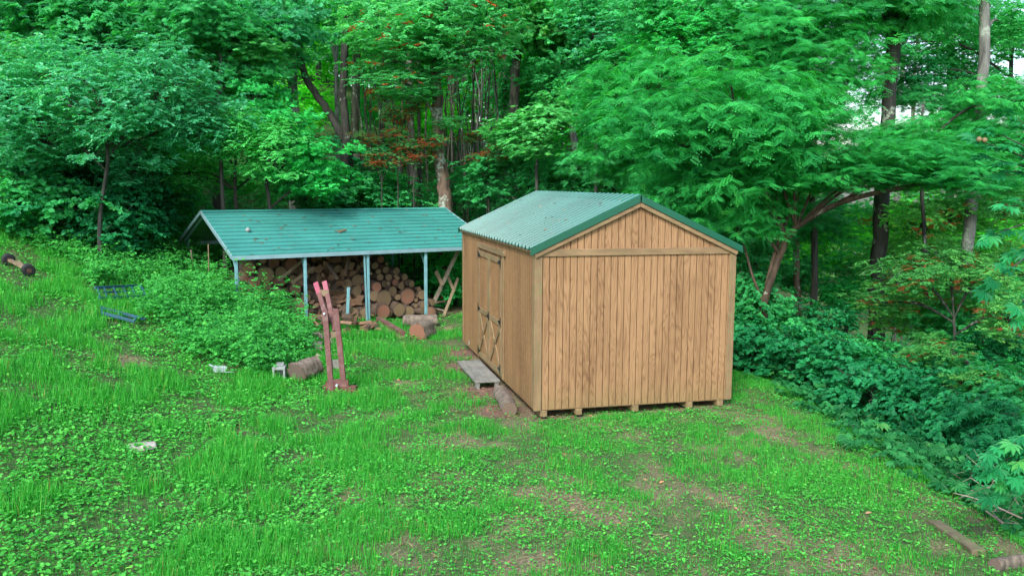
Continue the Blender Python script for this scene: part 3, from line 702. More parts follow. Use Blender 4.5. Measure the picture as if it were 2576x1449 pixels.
    for side in (-1, 1):
        g = Geo(); nr = 28; pitch = L / nr; prof = []
        for i in range(nr):
            v = -of + i * pitch
            prof += [(v, 0), (v + pitch * .44, 0), (v + pitch * .56, .045), (v + pitch * .74, .045), (v + pitch * .84, 0)]
        prof.append((SL + ob, 0)); V = []
        for r_, th in ((0, 0), (1, 0), (0, -.004), (1, -.004)):
            for v, h in prof:
                u = SW / 2 + side * (SW / 2 + os_) * r_; z = AP + .035 - (SW / 2 + os_) * r_ * sl + h + th; V.append((u, v, z))
        m = len(prof); fs = []
        for i in range(m - 1):
            fs.append((i, i + 1, m + i + 1, m + i) if side > 0 else (i, m + i, m + i + 1, i + 1)); fs.append((2 * m + i, 3 * m + i, 3 * m + i + 1, 2 * m + i + 1)); fs.append((m + i, m + i + 1, 3 * m + i + 1, 3 * m + i))
        shade_faces = [f for j, f in enumerate(fs) if (j // 3) % 5 == 4 and j % 3 == 0]; g.add(V, [f for f in fs if f not in shade_faces]); g.add(V, shade_faces, 1); part('roof_panel', g, ['roof_shed', 'roof_painted_shade'], t)  # flat strip behind each rib takes the painted shade colour
        # ridge cap, rake trim, eave board
        n = np.array([side * math.sin(ang), 0, math.cos(ang)])
        dn = np.array([side * math.cos(ang), 0, -math.sin(ang)])
        top = np.array([SW / 2, 0, AP + .035]); g = Geo()
        p0 = top + n * .024; q = p0 + dn * .19
        g.add([p0 + [0, -of - .006, 0], p0 + [0, SL + ob + .006, 0], q + [0, SL + ob + .006, 0], q + [0, -of - .006, 0], p0 + [0, -of - .006, -.006], p0 + [0, SL + ob + .006, -.006], q + [0, SL + ob + .006, -.012], q + [0, -of - .006, -.012]],
              [(0, 1, 2, 3), (7, 6, 5, 4), (2, 1, 5, 6), (3, 2, 6, 7), (0, 3, 7, 4)]); part('ridge_cap', g, 'roof_cap', t)
        for vf, s in ((-of, -1), (SL + ob, 1)):
            g = Geo(); a = top + n * .022; b_ = a + dn * (rl + .01)
            for (w0, w1, o0, o1) in ((0, .085, 0, 0),):
                pts = []
                for q_ in (a, b_):
                    pts += [q_ + [0, vf - s * .085, .0], q_ + [0, vf + s * .014, .004], q_ + [0, vf + s * .014, -.095], q_ + [0, vf + s * .008, -.095], q_ + [0, vf + s * .008, -.004], q_ + [0, vf - s * .085, -.006]]
                g.add(pts, [(0, 1, 7, 6), (1, 2, 8, 7), (2, 3, 9, 8), (3, 4, 10, 9), (4, 5, 11, 10), (5, 0, 6, 11), (0, 5, 4, 3, 2, 1), (6, 7, 8, 9, 10, 11)])
            part('rake_trim', g, 'roof_rake', t)
            g = Geo(); g.bar(top + [0, vf + s * .0 - s * .012, -.11] + dn * .0, top + [0, vf - s * .012, -.11] + dn * (rl - .06), .018, .055, up=n); part('rake_board', g, 'trim_h', t)
        g = Geo(); u = SW / 2 + side * (SW / 2 + os_ * .45); g.box((u, SL / 2, AP + .035 - (SW / 2 + os_ * .45) * sl - .036), (.03, L - .08, .055)); part('eave_board', g, 'trim_h', t)
    for u in (.135, .66, 1.53, 2.39, 2.89):
        g = Geo(); g.box((u, SL / 2 - .03, -.053), (.095, SL - .02, .09)); part('skid', g, 'skid', t, .005)
    g = Geo(); g.box((SW / 2, SL / 2, -.004), (SW - .03, SL - .03, .02)); part('floor_deck', g, 'trim_h', t)
    g = Geo()                                             # thin vent pipe stub on the far part of the side wall
    g.box((-.006, 4.85, .10), (.012, .025, .09)); part('wall_clip', g, 'concrete', t)
    # fallen leaves on the roof
    g = Geo(); n = 70; u = RNG.uniform(.1, 1.5, n); v = RNG.uniform(.1, SL, n)
    a = RNG.random(n) * 6.28; nn = np.tile(np.array([-math.sin(ang), 0, math.cos(ang)]), (n, 1)) + RNG.normal(0, .2, (n, 3))
    g.inst(*TPL['oval'], np.stack([u - os_, v, AP + .075 - (SW / 2 - u + os_) * sl - .01], 1), frames(np.stack([np.cos(a), np.sin(a), .4 * np.cos(a)], 1), nn), RNG.uniform(.03, .075, n), RNG.random(n), RNG.random(n))
    W = t.matrix_basis
    o = put('roof_leaves', g.mesh('roof_leaves', 'leaflitter'), None, SHED_O, (0, 0, SHED_YAW)); tag(o, 'dry leaves lying between the ribs of the shed roof', 'fallen leaves', kind='stuff')
shed()
def R3(yaw): c, s = math.cos(yaw), math.sin(yaw); return np.array([[c, -s, 0], [s, c, 0], [0, 0, 1.]])
RS = R3(SHED_YAW)
# door step
def step():
    c = SHED_O + RS @ np.array([-.25, 2.95, -.12]); t = empty('door_step', (c[0], c[1], float(H(c[0], c[1]))), SHED_YAW, 'low weathered grey plank step at the shed doors', 'step')
    for i in range(4):
        g = Geo(); g.box((0, -.75 + i * .42, .115), (.42, .405, .035)); part('plank', g, 'greyboard', t, .004)
    for v in (-.90, .68):
        for u in (-.16, .16): g = Geo(); g.box((u, v, .04), (.07, .07, .114)); part('leg', g, 'greyboard', t, .004)
step()
def round_log(name, label, cat, a, b, r, end='end_grey', bark='bark_greylog', sides=22, jit=.12, sink=0.):
    a, b = np.array(a, float), np.array(b, float); base = (a + b) / 2
    g = Geo(); n = 7; pts = [(a + (b - a) * k / n) - base + RNG.normal(0, r * .02, 3) for k in range(n + 1)]
    # build along local y so the growth rings sit on the ends
    L = np.linalg.norm(b - a); g.tube([(RNG.normal(0, r * .03), -L / 2 + L * k / n, RNG.normal(0, r * .03)) for k in range(n + 1)], r * 1.0 + RNG.normal(0, r * .02, n + 1), sides, jit=jit, cap=False)
    ang = np.arange(sides)
    o = empty(name, base, 0, label, cat)
    d = Vector(b - a).normalized(); q = Vector((0, 1, 0)).rotation_difference(d); o.rotation_mode = 'QUATERNION'; o.rotation_quaternion = q
    part('bark', g, bark, o)
    V = np.concatenate(g.V); me = []
    for s, idx in ((-1, slice(0, sides)), (1, slice(-sides, None))):
        ring = V[idx] / r; c = ring.mean(0); g2 = Geo(); inner = (ring - c) * .9 + c + np.array([0, s * .004 / r, 0])
        g2.add(np.concatenate([ring * [1, 1, 1], inner, [inner.mean(0)]]), [((i + 1) % sides, i, sides + i, sides + (i + 1) % sides)[::s] for i in range(sides)] + [((i + 1) % sides + sides, i + sides, 2 * sides)[::s] for i in range(sides)])
        e = put('cut_face', g2.mesh('cut_face', end), o, scale=r)
    return o
def onto(px, py, r=0., dz=0.):
    p = gp(px, py); return np.array([p[0], p[1], float(H(p[0], p[1])) + r + dz])
# short log beside the shed
p = onto(1282, 1046, .09); p2 = onto(1264, 1000, .09); d = p2 - p; d /= np.linalg.norm(d[:2]); 
round_log('cut_log', 'short grey log lying by the shed corner next to the plank step', 'log', p + [0, 0, .0], p + d * 1.02 + [-.04, 0, .02], .115)
# fat stump round beside the red ladder frame
p = onto(765, 962, .2, -.02); 
round_log('stump_round', 'thick dark hollow log on its side beside the concrete block', 'log', p + [-.10, -.12, 0], p + [.12, .30, .02], .175, end='end_grey', jit=.3)
p = onto(1051, 850, .17, -.03)
round_log('cedar_round', 'reddish cut log resting against the fallen red beams', 'log', p + [.0, -.12, 0], p + [.20, .33, .0], .21, end='end_red', jit=.3)
p = onto(1055, 822, .12)
round_log('mossy_log', 'mossy bark log lying crosswise behind the reddish cut log', 'log', p + [-.38, .0, 0], p + [.38, .12, .0], .15, jit=.3)
p = onto(2462, 1398, .015); q = onto(2350, 1318, .0)
g = Geo(); m_ = (p + q) / 2; g.bar(q - m_, p - m_, .13, .09); o = put('timber_beam', g.mesh('timber_beam', 'mossboard'), None, m_, bevel=.008); tag(o, 'old mossy timber beam half sunk in the grass at the lawn edge', 'beam')
p = onto(2500, 1432, .09); q = onto(2640, 1405, .09)
round_log('pale_log', 'pale grey log in the lower corner by the dead twigs', 'log', p - [0, 0, .05], q + [.1, 0, -.04], .06, bark='bark_greylog', jit=.2)

# ------------------------------------------------------------------ carport
RC = R3(CP_YAW)
def carport():
    t = empty('carport', (CP_O[0], CP_O[1], 0), CP_YAW, 'open carport with teal metal gable roof sheltering the firewood', 'carport')
    sl = CRISE / (CW / 2); AP = CZ + CRISE; ang = math.atan(sl); rl = (CW / 2) / math.cos(ang)
    def gz(u, v): q = CP_O + RC @ np.array([u, v, 0]); return float(H(q[0], q[1]))
    for side in (-1, 1):
        n = np.array([0, side * math.sin(ang), math.cos(ang)]); dn = np.array([0, side * math.cos(ang), -math.sin(ang)]); top = np.array([0, CW / 2, AP])
        g = Geo(); k = 12; prof = []; e = rl / k
        for i in range(k): prof += [(i * e, 0), (i * e + e * .84, 0), (i * e + e * .88, .028), (i * e + e * .96, .028)]
        prof.append((rl, 0)); V = []
        for u, th in ((0, 0), (CL, 0), (0, -.005), (CL, -.005)):
            for s_, h in prof:
                q = top + dn * s_ + n * (h + th); V.append((u, q[1], q[2]))
        m = len(prof); fs = []; mi = []
        g.add(V[:2 * m], [(i, m + i, m + i + 1, i + 1) if side < 0 else (i, i + 1, m + i + 1, m + i) for i in range(m - 1)])
        g.add(V[2 * m:], [(i, m + i, m + i + 1, i + 1) for i in range(m - 1)], 1)
        part('roof_panel', g, ['roof_carport', 'roof_carport_under'], t)
        gl = Geo()  # thin strips painting a shadow line along each panel lap
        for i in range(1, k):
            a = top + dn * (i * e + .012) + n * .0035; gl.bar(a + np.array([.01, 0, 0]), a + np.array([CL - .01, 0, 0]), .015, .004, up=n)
        part('seam_shade_lines', gl, 'lap_shade', t)
        for u in (0, CL):
            s = -1 if u == 0 else 1; g = Geo(); a = top + [u + s * .012, 0, 0]; g.bar(a + n * .006 - n * .03, a + dn * (rl + .012) - n * .024, .028, .085, up=n)
            part('rake_trim', g, 'white_trim', t, .004)
        g = Geo(); q = top + dn * (rl + .014) - n * .03; g.box((CL / 2, q[1], q[2] - .012), (CL + .02, .022, .085)); part('eave_trim', g, 'white_trim', t, .004)
        g = Geo(); a = top + n * .022; g.bar(a + dn * .06 + [.0, 0, 0], a + dn * .06 + [CL, 0, 0], .12, .006, up=n); part('ridge_cap', g, 'roof_carport', t)
        vp = .07 if side < 0 else CW - .07
        g = Geo(); g.box((CL / 2, vp, CZ - .055), (CL - .06, .055, .055)); part('top_rail', g, 'post', t)
        for i, u in enumerate((.09, 1.58, 3.06, 4.54, 6.02)):
            z = gz(u, vp) - .1; g = Geo(); g.box((u, vp, (z + CZ - .085) / 2), (.062, .062, CZ - .085 - z)); po = part('post', g, 'post', t, .006)
            g = Geo(); s2 = 1 if side < 0 else -1
            g.bar((u + .033 + .012, vp + s2 * .02, CZ - .55), (u + .045, vp + s2 * .52, CZ + .52 * sl - .07), .02, .04, up=(1, 0, 0)); part('brace', g, 'post', t)
            g = Geo(); g.bar((u, vp, CZ + .07 * sl - .075), (u, CW / 2 + (.002 if side > 0 else -.002), AP - .062), .045, .05, up=n); part('rafter', g, 'post', t)
    # short pipe brace doubling the middle post, as on the photo
    g = Geo(); g.bar((3.0, .02, gz(3, 0) - .05), (2.97, .05, CZ - .1), .03, .03, up=(0, 1, 0)); part('post_sleeve', g, 'post', t)
    # dirt and twigs on the roof
    g = Geo(); n_ = 260; u = RNG.uniform(.2, CL, n_); s_ = RNG.uniform(.1, rl, n_); cl = fbm(u * 2, s_ * 4, 3); k = RNG.random(n_) < np.clip((cl - .35) * 3 + .15 * (u / CL), .05, 1); u, s_ = u[k], s_[k]
    top = np.array([0, CW / 2, AP]); n = np.array([0, -math.sin(ang), math.cos(ang)]); dn = np.array([0, -math.cos(ang), -math.sin(ang)])
    pos = top + dn * s_[:, None] + n * .024; pos[:, 0] = u; a = RNG.normal(0, .5, len(u)); ax = np.stack([np.cos(a), 0 * a, 0 * a], 1) + dn * np.sin(a)[:, None]
    R = frames(ax, np.tile(n, (len(u), 1)) + RNG.normal(0, .12, (len(u), 3))); g.inst(*TPL['slim'], pos, R, RNG.uniform(.03, .13, len(u)), RNG.random(len(u)), RNG.random(len(u)))
    o = put('roof_debris', g.mesh('roof_debris', 'leaflitter'), None, (CP_O[0], CP_O[1], 0), (0, 0, CP_YAW)); tag(o, 'dead leaves and twigs scattered over the teal carport roof', 'debris', kind='stuff')
    def roofpt(px, py, lift=0.):
        C = CAMP; d = ray(px, py); nw = RC @ n; tw = RC @ top + CP_O; t_ = ((tw - C) @ nw) / (d @ nw); return C + d * t_ + nw * lift
    q = roofpt(623, 584, .05); g = Geo(); ps = []
    for k in range(6): z = -1 + 2 * k / 5; ps.append((0, 0, z * .055))
    g.tube(ps, [.012, .042, .055, .056, .045, .014], 10, jit=.2); o = put('pale_stone', g.mesh('pale_stone', 'concrete'), None, q); tag(o, 'round whitish stone resting on the teal carport roof', 'stone')
    q = roofpt(862, 585, .03); g = Geo(); g.bar((-.12, -.03, 0), (.10, .05, .02), .07, .04); g.bar((-.2, .0, .03), (.02, -.04, .03), .03, .02)
    o = put('bark_scrap', g.mesh('bark_scrap', 'brownboard'), None, q, (0, -.1, CP_YAW), bevel=.006); tag(o, 'broken piece of wood lying on the teal carport roof', 'wood scrap')
carport()
# ------------------------------------------------------------------ firewood
LOGM = []
def log_meshes():
    for v in range(6):
        rng = np.random.default_rng(50 + v); g = Geo(); s = 16; n = 4
        j = 1 + .07 * np.sin(np.arange(s) / s * 6.28 * 2 + rng.random() * 6) + rng.normal(0, .02, s)
        V = []
        for k in range(n + 1):
            a = np.arange(s) / s * 2 * np.pi; V.append(np.stack([np.cos(a) * j, np.full(s, -.5 + k / n), np.sin(a) * j], 1) * [1 + .03 * rng.normal(), 1, 1 + .03 * rng.normal()])
        V = np.concatenate(V); g.add(V, [(i * s + k, i * s + (k + 1) % s, (i + 1) * s + (k + 1) % s, (i + 1) * s + k) for i in range(n) for k in range(s)], 0, smooth=True)
        for sg, ring in ((-1, V[:s]), (1, V[-s:])):
            c = ring.mean(0) + [0, sg * .004, 0]; g.add(np.concatenate([ring, [c]]), [(k, (k + 1) % s, s)[::-sg] for k in range(s)], 1)
        me = g.mesh('round_log', ['bark_log', ['end_tan', 'end_tan', 'end_red', 'end_tan', 'end_tan', 'end_tan'][v]]); LOGM.append(me)
    for v in range(6):
        rng = np.random.default_rng(80 + v); g = Geo(); k = 5 if v % 2 else 4
        a = np.sort(rng.random(2) * .9 + .6); aa = np.linspace(0, [1.4, 1.9, 2.4][v % 3], k); pr = [(0, 0)] + [(math.cos(x), math.sin(x)) for x in aa]
        pr = np.array(pr) - np.mean(pr, 0); m = len(pr); n = 3; V = []
        for q in range(n + 1): V.append(np.stack([pr[:, 0] + rng.normal(0, .05, m), np.full(m, -.5 + q / n), pr[:, 1] + rng.normal(0, .05, m)], 1))
        V = np.concatenate(V)
        for q in range(n):
            for i in range(m): g.add(V[[q * m + i, q * m + (i + 1) % m, (q + 1) * m + (i + 1) % m, (q + 1) * m + i]], [(0, 1, 2, 3)], 0 if (0 < i < m - 1) else 1)
        g.add(V[:m], [tuple(range(m))[::-1]], 1); g.add(V[-m:], [tuple(range(m))], 1)
        LOGM.append(g.mesh('split_log', ['bark_log', 'split']))
log_meshes()
def place_log(me, u, v, z, r, L, rot, name, label, group='firewood piled under the carport'):
    q = CP_O + RC @ np.array([u, v, 0]); o = bpy.data.objects.new(name, me); COL.objects.link(o)
    o.location = (q[0], q[1], z); o.scale = (r, L, r); o.rotation_euler = (rot[0], rot[1], CP_YAW + rot[2]); return tag(o, label, 'log', group)
def firewood():
    rng = np.random.default_rng(11); placed = []
    def top(u): return np.interp(u, [.35, .7, 1.5, 3.6, 4.2, 4.8, 5.2], [.9, 1.62, 1.70, 1.66, 1.30, .62, .2])
    def gnd(u, v): q = CP_O + RC @ np.array([u, v, 0]); return float(H(q[0], q[1]))
    def face_v(u, z): return .45 + .55 * max(0, z - .15) ** 1.0 + .25 * max(0, 1.3 - u) * 0
    # the big rounds at the foot of the heap, read off the picture
    def carp(px, py, v):
        d = ray(px, py); bw = RC @ np.array([0, 1., 0]); c = CP_O + bw * v; t = ((c - CAMP) @ bw) / (d @ bw); q = CAMP + d * t - CP_O; return float(q @ (RC @ np.array([1., 0, 0]))), float(q[2])
    big = [(963, 752, 22, .55, 3, 'large pale cut round in the heap just past the middle post', 0), (1026, 746, 20, .7, 4, 'large tan cut round at the sloping end of the firewood heap', 2), (963, 784, 19, .30, 2, 'large red cut round at the foot of the firewood heap', 2), (1003, 778, 17, .4, 1, 'pale cut round beside the large red one', 1), (886, 790, 19, .2, 3, 'pale upright cut round among the bark at the front of the heap', 0),
           (942, 745, 14, .55, 4, 'tan cut round half hidden behind the middle post', 3), (950, 722, 13, .6, 2, 'small red cut round above the large pale round', 2), (1030, 782, 15, .45, 0, 'tan cut round behind the weeds at the end of the heap', 4),
           (672, 690, 20, .9, 0, 'broad dark cut round in the shade near the corner post', 0), (700, 738, 14, .6, 1, None, 1), (920, 790, 15, .25, 1, 'tan cut round just before the middle post', 5)]
    for px, py, rp, v, k, lab, mv in big:
        u, z = carp(px, py, v); d = np.linalg.norm(CP_O[:2] + (RC @ np.array([u, v, 0]))[:2]); r = rp / F * (d)
        placed.append((u, z, r * 1.0, 0)); place_log(LOGM[mv], u, v + .22, z, r, .45, (rng.normal(0, .05), rng.random() * 6.28, rng.normal(0, .12)), 'firewood_log', lab or 'cut round near the foot of the shaded side of the heap')
    n = 0
    for layer, tries, cap_ in ((0, 9000, 165), (1, 5000, 85)):
        acc = [q[:3] for q in placed] if layer == 0 else []
        cnt = 0
        for it in range(tries):
            if cnt >= cap_: break
            u = rng.uniform(.35, 5.2); z = rng.uniform(.15, 1.72)
            zone = .5 + .5 * math.tanh((u - 1.9) / .3) - (.5 + .5 * math.tanh((u - 3.45) / .25))     # split wood in the middle
            f = it / tries; r = (.155 - .10 * min(1, f * 2.2)) * rng.uniform(.75, 1.1)
            if u > 3.2 and z > .8: r = min(r, .09)
            g0 = gnd(u, face_v(u, z))
            if z < g0 + r * .8 or z + r > top(u) + .03: continue
            if any((u - a) ** 2 + (z - b) ** 2 < (r + c) ** 2 * (.84 if zone < .5 else .55) for a, b, c in acc): continue
            acc.append((u, z, r)); cnt += 1; n += 1
            v = face_v(u, z) + (.30 if layer else 0) + rng.uniform(-.06, .10)
            if zone > .5 and layer == 0 and rng.random() < .85:
                me = LOGM[6 + rng.integers(6)]; chaos = z < 1.15
                rot = (rng.normal(0, .14 if not chaos else .35), rng.random() * 6.28, rng.normal(0, .15 if not chaos else .7)); r *= 1.25
                place_log(me, u, v + .2, z, r, rng.uniform(.38, .5), rot, 'split_log', 'split firewood billet in the jumbled middle of the heap', 'split firewood in the middle of the heap')
            else:
                me = LOGM[rng.integers(6)]
                place_log(me, u, v + .2, z, r, rng.uniform(.4, .5), (rng.normal(0, .06), rng.random() * 6.28, rng.normal(0, .12)), 'firewood_log', 'round firewood log with its cut end showing in the roofed heap')
    # steep billets on the heap
    for px, py, rx, ry, rz, lab in ((876, 672, 1.25, .6, .3, 'split billet standing up from the jumbled heap'), (838, 683, 1.2, -.5, .1, 'mossy split billet leaning behind the red ladder frame')):
        u, z = carp(px, py, .45); place_log(LOGM[7], u, .5, z, .085, .42, (rx, ry, rz), 'split_log', lab)
    # tumbled bark and chunks in front
    k = 0
    for _ in range(70):
        u = rng.uniform(1.2, 3.0); v = rng.uniform(-1.05, .45) ; 
        if v < -.5 and u < 1.9: continue
        q = CP_O + RC @ np.array([u, v, 0]); z = float(H(q[0], q[1])); hgt = .32 * max(0, 1 - ((u - 2.2) / .9) ** 2) * max(0, 1 - ((v + .1) / .9) ** 2)
        me = LOGM[6 + rng.integers(6)]; r = rng.uniform(.05, .11)
        o = place_log(me, u, v, z + .05 + hgt * rng.random() ** .5, r, rng.uniform(.15, .38), (rng.normal(0, .4), rng.random() * 6.28, rng.random() * 3.1), 'wood_chunk', 'broken wood chunk tumbled in front of the firewood heap', 'wood chunks spilled before the heap'); k += 1
    print('logs', n, 'chunks', k)
    for a, b_, lab in (((700, 705), (762, 655), 'upper of two old boards leaning in the shaded firewood'), ((735, 712), (790, 672), 'lower of two old boards leaning in the shaded firewood')):
        ua, za = carp(*a, .42); ub, zb = carp(*b_, .62); g = Geo(); A = CP_O + RC @ np.array([ua, .42, 0]); B_ = CP_O + RC @ np.array([ub, .62, 0]); A[2] = za; B_[2] = zb; m = (A + B_) / 2
        g.bar(A - m, B_ - m, .035, .06); tag(put('old_board', g.mesh('old_board', 'brownboard'), None, m), lab, 'board')
    u, z = carp(872, 770, .1); A = CP_O + RC @ np.array([u, .1, 0]); g = Geo(); g0 = float(H(A[0], A[1])); u2, zt = carp(872, 723, .1)
    g.box((0, 0, (zt - g0 + .05) / 2 - .05), (.06, .06, zt - g0 + .05)); o = put('steel_stub', g.mesh('steel_stub', 'post'), None, (A[0], A[1], g0), (.0, .06, .5), bevel=.005); tag(o, 'short blue grey steel post stub before the firewood heap', 'post')
firewood()
# pale bark heap on the slope left of the red frame
def rubble():
    rng = np.random.default_rng(5); k = 0
    for _ in range(34):
        px, py = rng.normal(785, 32), rng.normal(868, 16)
        if _ > 22: px, py = rng.normal(790, 35), rng.normal(782, 14)
        p = onto(px, py); o = bpy.data.objects.new('bark_chunk', LOGM[6 + rng.integers(6)]); COL.objects.link(o)
        o.location = p + [0, 0, .03 + .06 * rng.random()]; o.scale = (rng.uniform(.04, .09), rng.uniform(.12, .25), rng.uniform(.03, .06)); o.rotation_euler = (rng.normal(0, .3), rng.random() * 6, rng.random() * 6)
        for s in o.material_slots: s.link = 'OBJECT'; s.material = M['rubble']
        tag(o, 'pale weathered chunk of bark half buried in the weeds', 'bark chunk', 'pale bark chunks in the weeds')
rubble()
# ------------------------------------------------------------------ lumber by the carport
def plank(name, a, b, w, h, mat, label, cat='board', up=(0, 0, 1), bev=.004):
    a, b = np.array(a), np.array(b); m = (a + b) / 2; g = Geo(); g.bar(a - m, b - m, w, h, up); return tag(put(name, g.mesh(name, mat), None, m, bevel=bev), label, cat)
a, b = onto(952, 815, .12), onto(1014, 850, .10)
plank('red_beam', a, b, .11, .09, 'redboard', 'faded red beam lying on top of the fallen lumber by the cut round', 'beam')
plank('brown_beam', a + [-.03, -.04, -.10], b + [-.02, -.06, -.085], .14, .07, 'brownboard', 'brown timber lying directly under the faded red beam', 'beam')
plank('slim_board', onto(882, 850, .03), a + [.02, -.02, -.02], .07, .035, 'redboard', 'slim reddish board slanting down into the grass from the red beam')
plank('wood_offcut', onto(1116, 833, .05), onto(1138, 833, .05), .10, .09, 'brownboard', 'small brown block of wood in the grass near the shed corner', 'wood block')
def sawhorse():
    dd = 18.6; A = onto(1075, 795); dA = (A - CAMP) @ FWD; B = P(1161, 612, dA + .1); C = onto(1115, 797); Dt = P(1152, 700, dA + .35)
    t = empty('wooden_trestle', A, 0, 'pale wooden X shaped trestle leaning by the shed and carport', 'trestle')
    q = lambda p: np.array(p) - A
    g = Geo(); g.bar(q(A), q(B), .035, .095, up=(1, .3, 0)); part('leg', g, 'paleboard', t, .004)
    g = Geo(); g.bar(q(C), q(Dt), .035, .07, up=(1, .3, 0)); part('leg', g, 'brownboard', t, .004)
    g = Geo(); g.bar(q(P(1088, 774, dA)) , q(P(1117, 781, dA + .05)), .05, .035); part('rung', g, 'paleboard', t, .003)
    g = Geo(); g.bar(q(P(1089, 762, dA + .3)), q(P(1122, 757, dA + .35)), .04, .05); part('rung', g, 'brownboard', t, .003)
    g = Geo(); g.bar(q(P(1096, 682, dA - .05)), q(P(1113, 718, dA - .05)), .04, .09, up=(1, .3, 0)); part('cross_arm', g, 'brownboard', t, .003)
    g = Geo(); g.bar(q(P(1121, 683, dA + .15)), q(P(1142, 733, dA + .2)), .04, .07, up=(1, .3, 0)); part('cross_arm', g, 'brownboard', t, .003)
sawhorse()
p = onto(1116, 778, 0); dA = (p - CAMP) @ FWD; p = P(1116, 744, dA + .8); p[2] = max(p[2], float(H(p[0], p[1])) + .05); g = Geo(); g.tube([(0, 0, -.07), (0, 0, .0), (0, 0, .07), (.03, 0, .12)], [.06, .07, .06, .02], 10); g.bar((-.06, 0, .0), (-.10, 0, .10), .02, .02, up=(0, 1, 0))
tag(put('red_can', g.mesh('red_can', 'redplastic'), None, p), 'small red container hidden in the leaves behind the trestle', 'container')
for (a_, b_, d_, r_, lab) in (((523, 716), (524, 615), 20.0, .014, 'straight brown stake standing under the carport gable'), ((487, 690), (480, 628), 21.0, .022, 'reddish stake leaning by the rear corner post')):
    A, B = P(*a_, d_), P(*b_, d_); A[2] = float(H(A[0], A[1])); g = Geo(); g.tube([(0, 0, 0), (B - A) / 2 + [.01, 0, 0], B - A], r_, 7, jit=.2); tag(put('wooden_stake', g.mesh('wooden_stake', 'twig' if r_ > .02 else 'brownboard'), None, A), lab, 'stake')
# ------------------------------------------------------------------ red ladder-like frame
def redframe():
    A = onto(835, 985); B = onto(866, 980); dA = (A - CAMP) @ FWD - .05
    t = empty('red_ramp_frame', (A + B) / 2, 0, 'tall faded red frame of paired rails standing upright on the grass', 'frame')
    o = np.array(t.location); q = lambda px, py, dd: P(px, py, dd) - o
    for (b0, t0, nm) in (((834, 985), (817, 779), 'rail'), ((866, 978), (845, 776), 'rail')):
        g = Geo(); g.bar(q(*b0, dA), q(*t0, dA - .05), .085, .045, up=(0, 1, .15)); part(nm, g, 'redboard', t, .004)
    for (b0, t0) in (((826, 812), (795, 712)), ((843, 832), (817, 709))):
        g = Geo(); g.bar(q(*b0, dA + .06), q(*t0, dA + .35), .075, .045, up=(0, 1, .15)); r = part('upper_rail', g, 'redboard', t, .004)
        g = Geo(); T = q(*t0, dA + .35); Bq = q(*b0, dA + .06); d = (Bq - T) / np.linalg.norm(Bq - T); g.bar(T - d * .006, T + d * .20, .081, .051, up=(0, 1, .15)); part('painted_tip', g, 'pinkboard', r, .003)
    for (x0, y0, x1, y1, dd, h, m) in ((822, 842, 856, 842, .02, .09, 'brownboard'), (832, 915, 860, 915, .03, .13, 'greyboard'), (803, 737, 828, 737, .28, .10, 'brownboard'), (836, 965, 868, 962, .0, .13, 'redboard')):
        g = Geo(); g.bar(q(x0, y0, dA + dd), q(x1, y1, dA + dd), .05, h, up=(0, 0, 1)); part('crosspiece', g, m, t, .004)
    g = Geo(); zz = float(H(*(A[:2]))) - o[2]; g.bar((-.22, -.05, zz + .05), (.32, -.12, zz + .05), .12, .11); g.bar((.10, -.14, zz + .05), (.33, -.30, zz + .04), .05, .07); part('base_block', g, 'rust', t, .01)
    g = Geo(); g.bar(q(873, 955, dA), q(874, 985, dA), .05, .05, up=(0, 1, 0)); part('bracket', g, 'rust', t, .004); g = Geo(); g.bar(q(824, 958, dA), q(822, 990, dA), .05, .05, up=(0, 1, 0)); part('bracket', g, 'rust', t, .004)
    for (x, y) in ((848, 968), (817, 788), (862, 992)):
        g = Geo(); c = q(x, y, dA - .05); g.tube([c - [0, .05, 0], c], .018, 8); part('bolt', g, 'plastic', t)
redframe()
# ------------------------------------------------------------------ small things on the grass
def block():
    p = onto(704, 958); t = empty('concrete_block', p, .12, 'pale concrete block standing on end beside the thick dark log', 'concrete block')
    g = Geo(); g.box((-.085, 0, .11), (.032, .2, .24)); g.box((.085, 0, .11), (.032, .2, .24)); g.box((0, -.0, .225), (.205, .205, .045)); g.box((0, .08, .11), (.14, .03, .20))
    part('shell', g, 'concrete', t, .006); g = Geo(); g.box((.01, .04, .275), (.12, .07, .05)); part('web', g, 'concrete', t, .006)
block()
p = onto(553, 938); t = empty('white_container', p, .6, 'small white plastic tub tipped in the grass beside the weeds', 'container')
g = Geo(); g.add(np.array([(-.10, -.06, .02), (.08, -.07, .01), (.09, .06, .01), (-.10, .06, .02), (-.12, -.075, .13), (.10, -.085, .10), (.11, .075, .10), (-.12, .075, .13)]), [(0, 3, 2, 1), (4, 5, 6, 7), (0, 1, 5, 4), (1, 2, 6, 5), (2, 3, 7, 6), (3, 0, 4, 7)]); part('tub', g, 'plastic', t, .008)
g = Geo(); g.bar((-.13, -.085, .14), (-.14, .08, .14), .02, .015); g.bar((.04, -.10, .03), (.20, -.12, .015), .012, .012); part('rim', g, 'plastic', t)
p = onto(358, 1128); g = Geo(); ps = [(-.16, -.09), (.02, -.13), (.17, -.06), (.15, .07), (-.02, .12), (-.17, .05)]
g.add([(x, y, 0) for x, y in ps] + [(x * .93, y * .93, .055 + .01 * (i % 2)) for i, (x, y) in enumerate(ps)], [tuple(range(6))[::-1], tuple(range(6, 12))] + [(i, (i + 1) % 6, 6 + (i + 1) % 6, 6 + i) for i in range(6)])
tag(put('flat_stone', g.mesh('flat_stone', 'stone'), None, p, (0, 0, .3), 1., .015), 'flat grey stone slab lying in the long grass', 'stone')
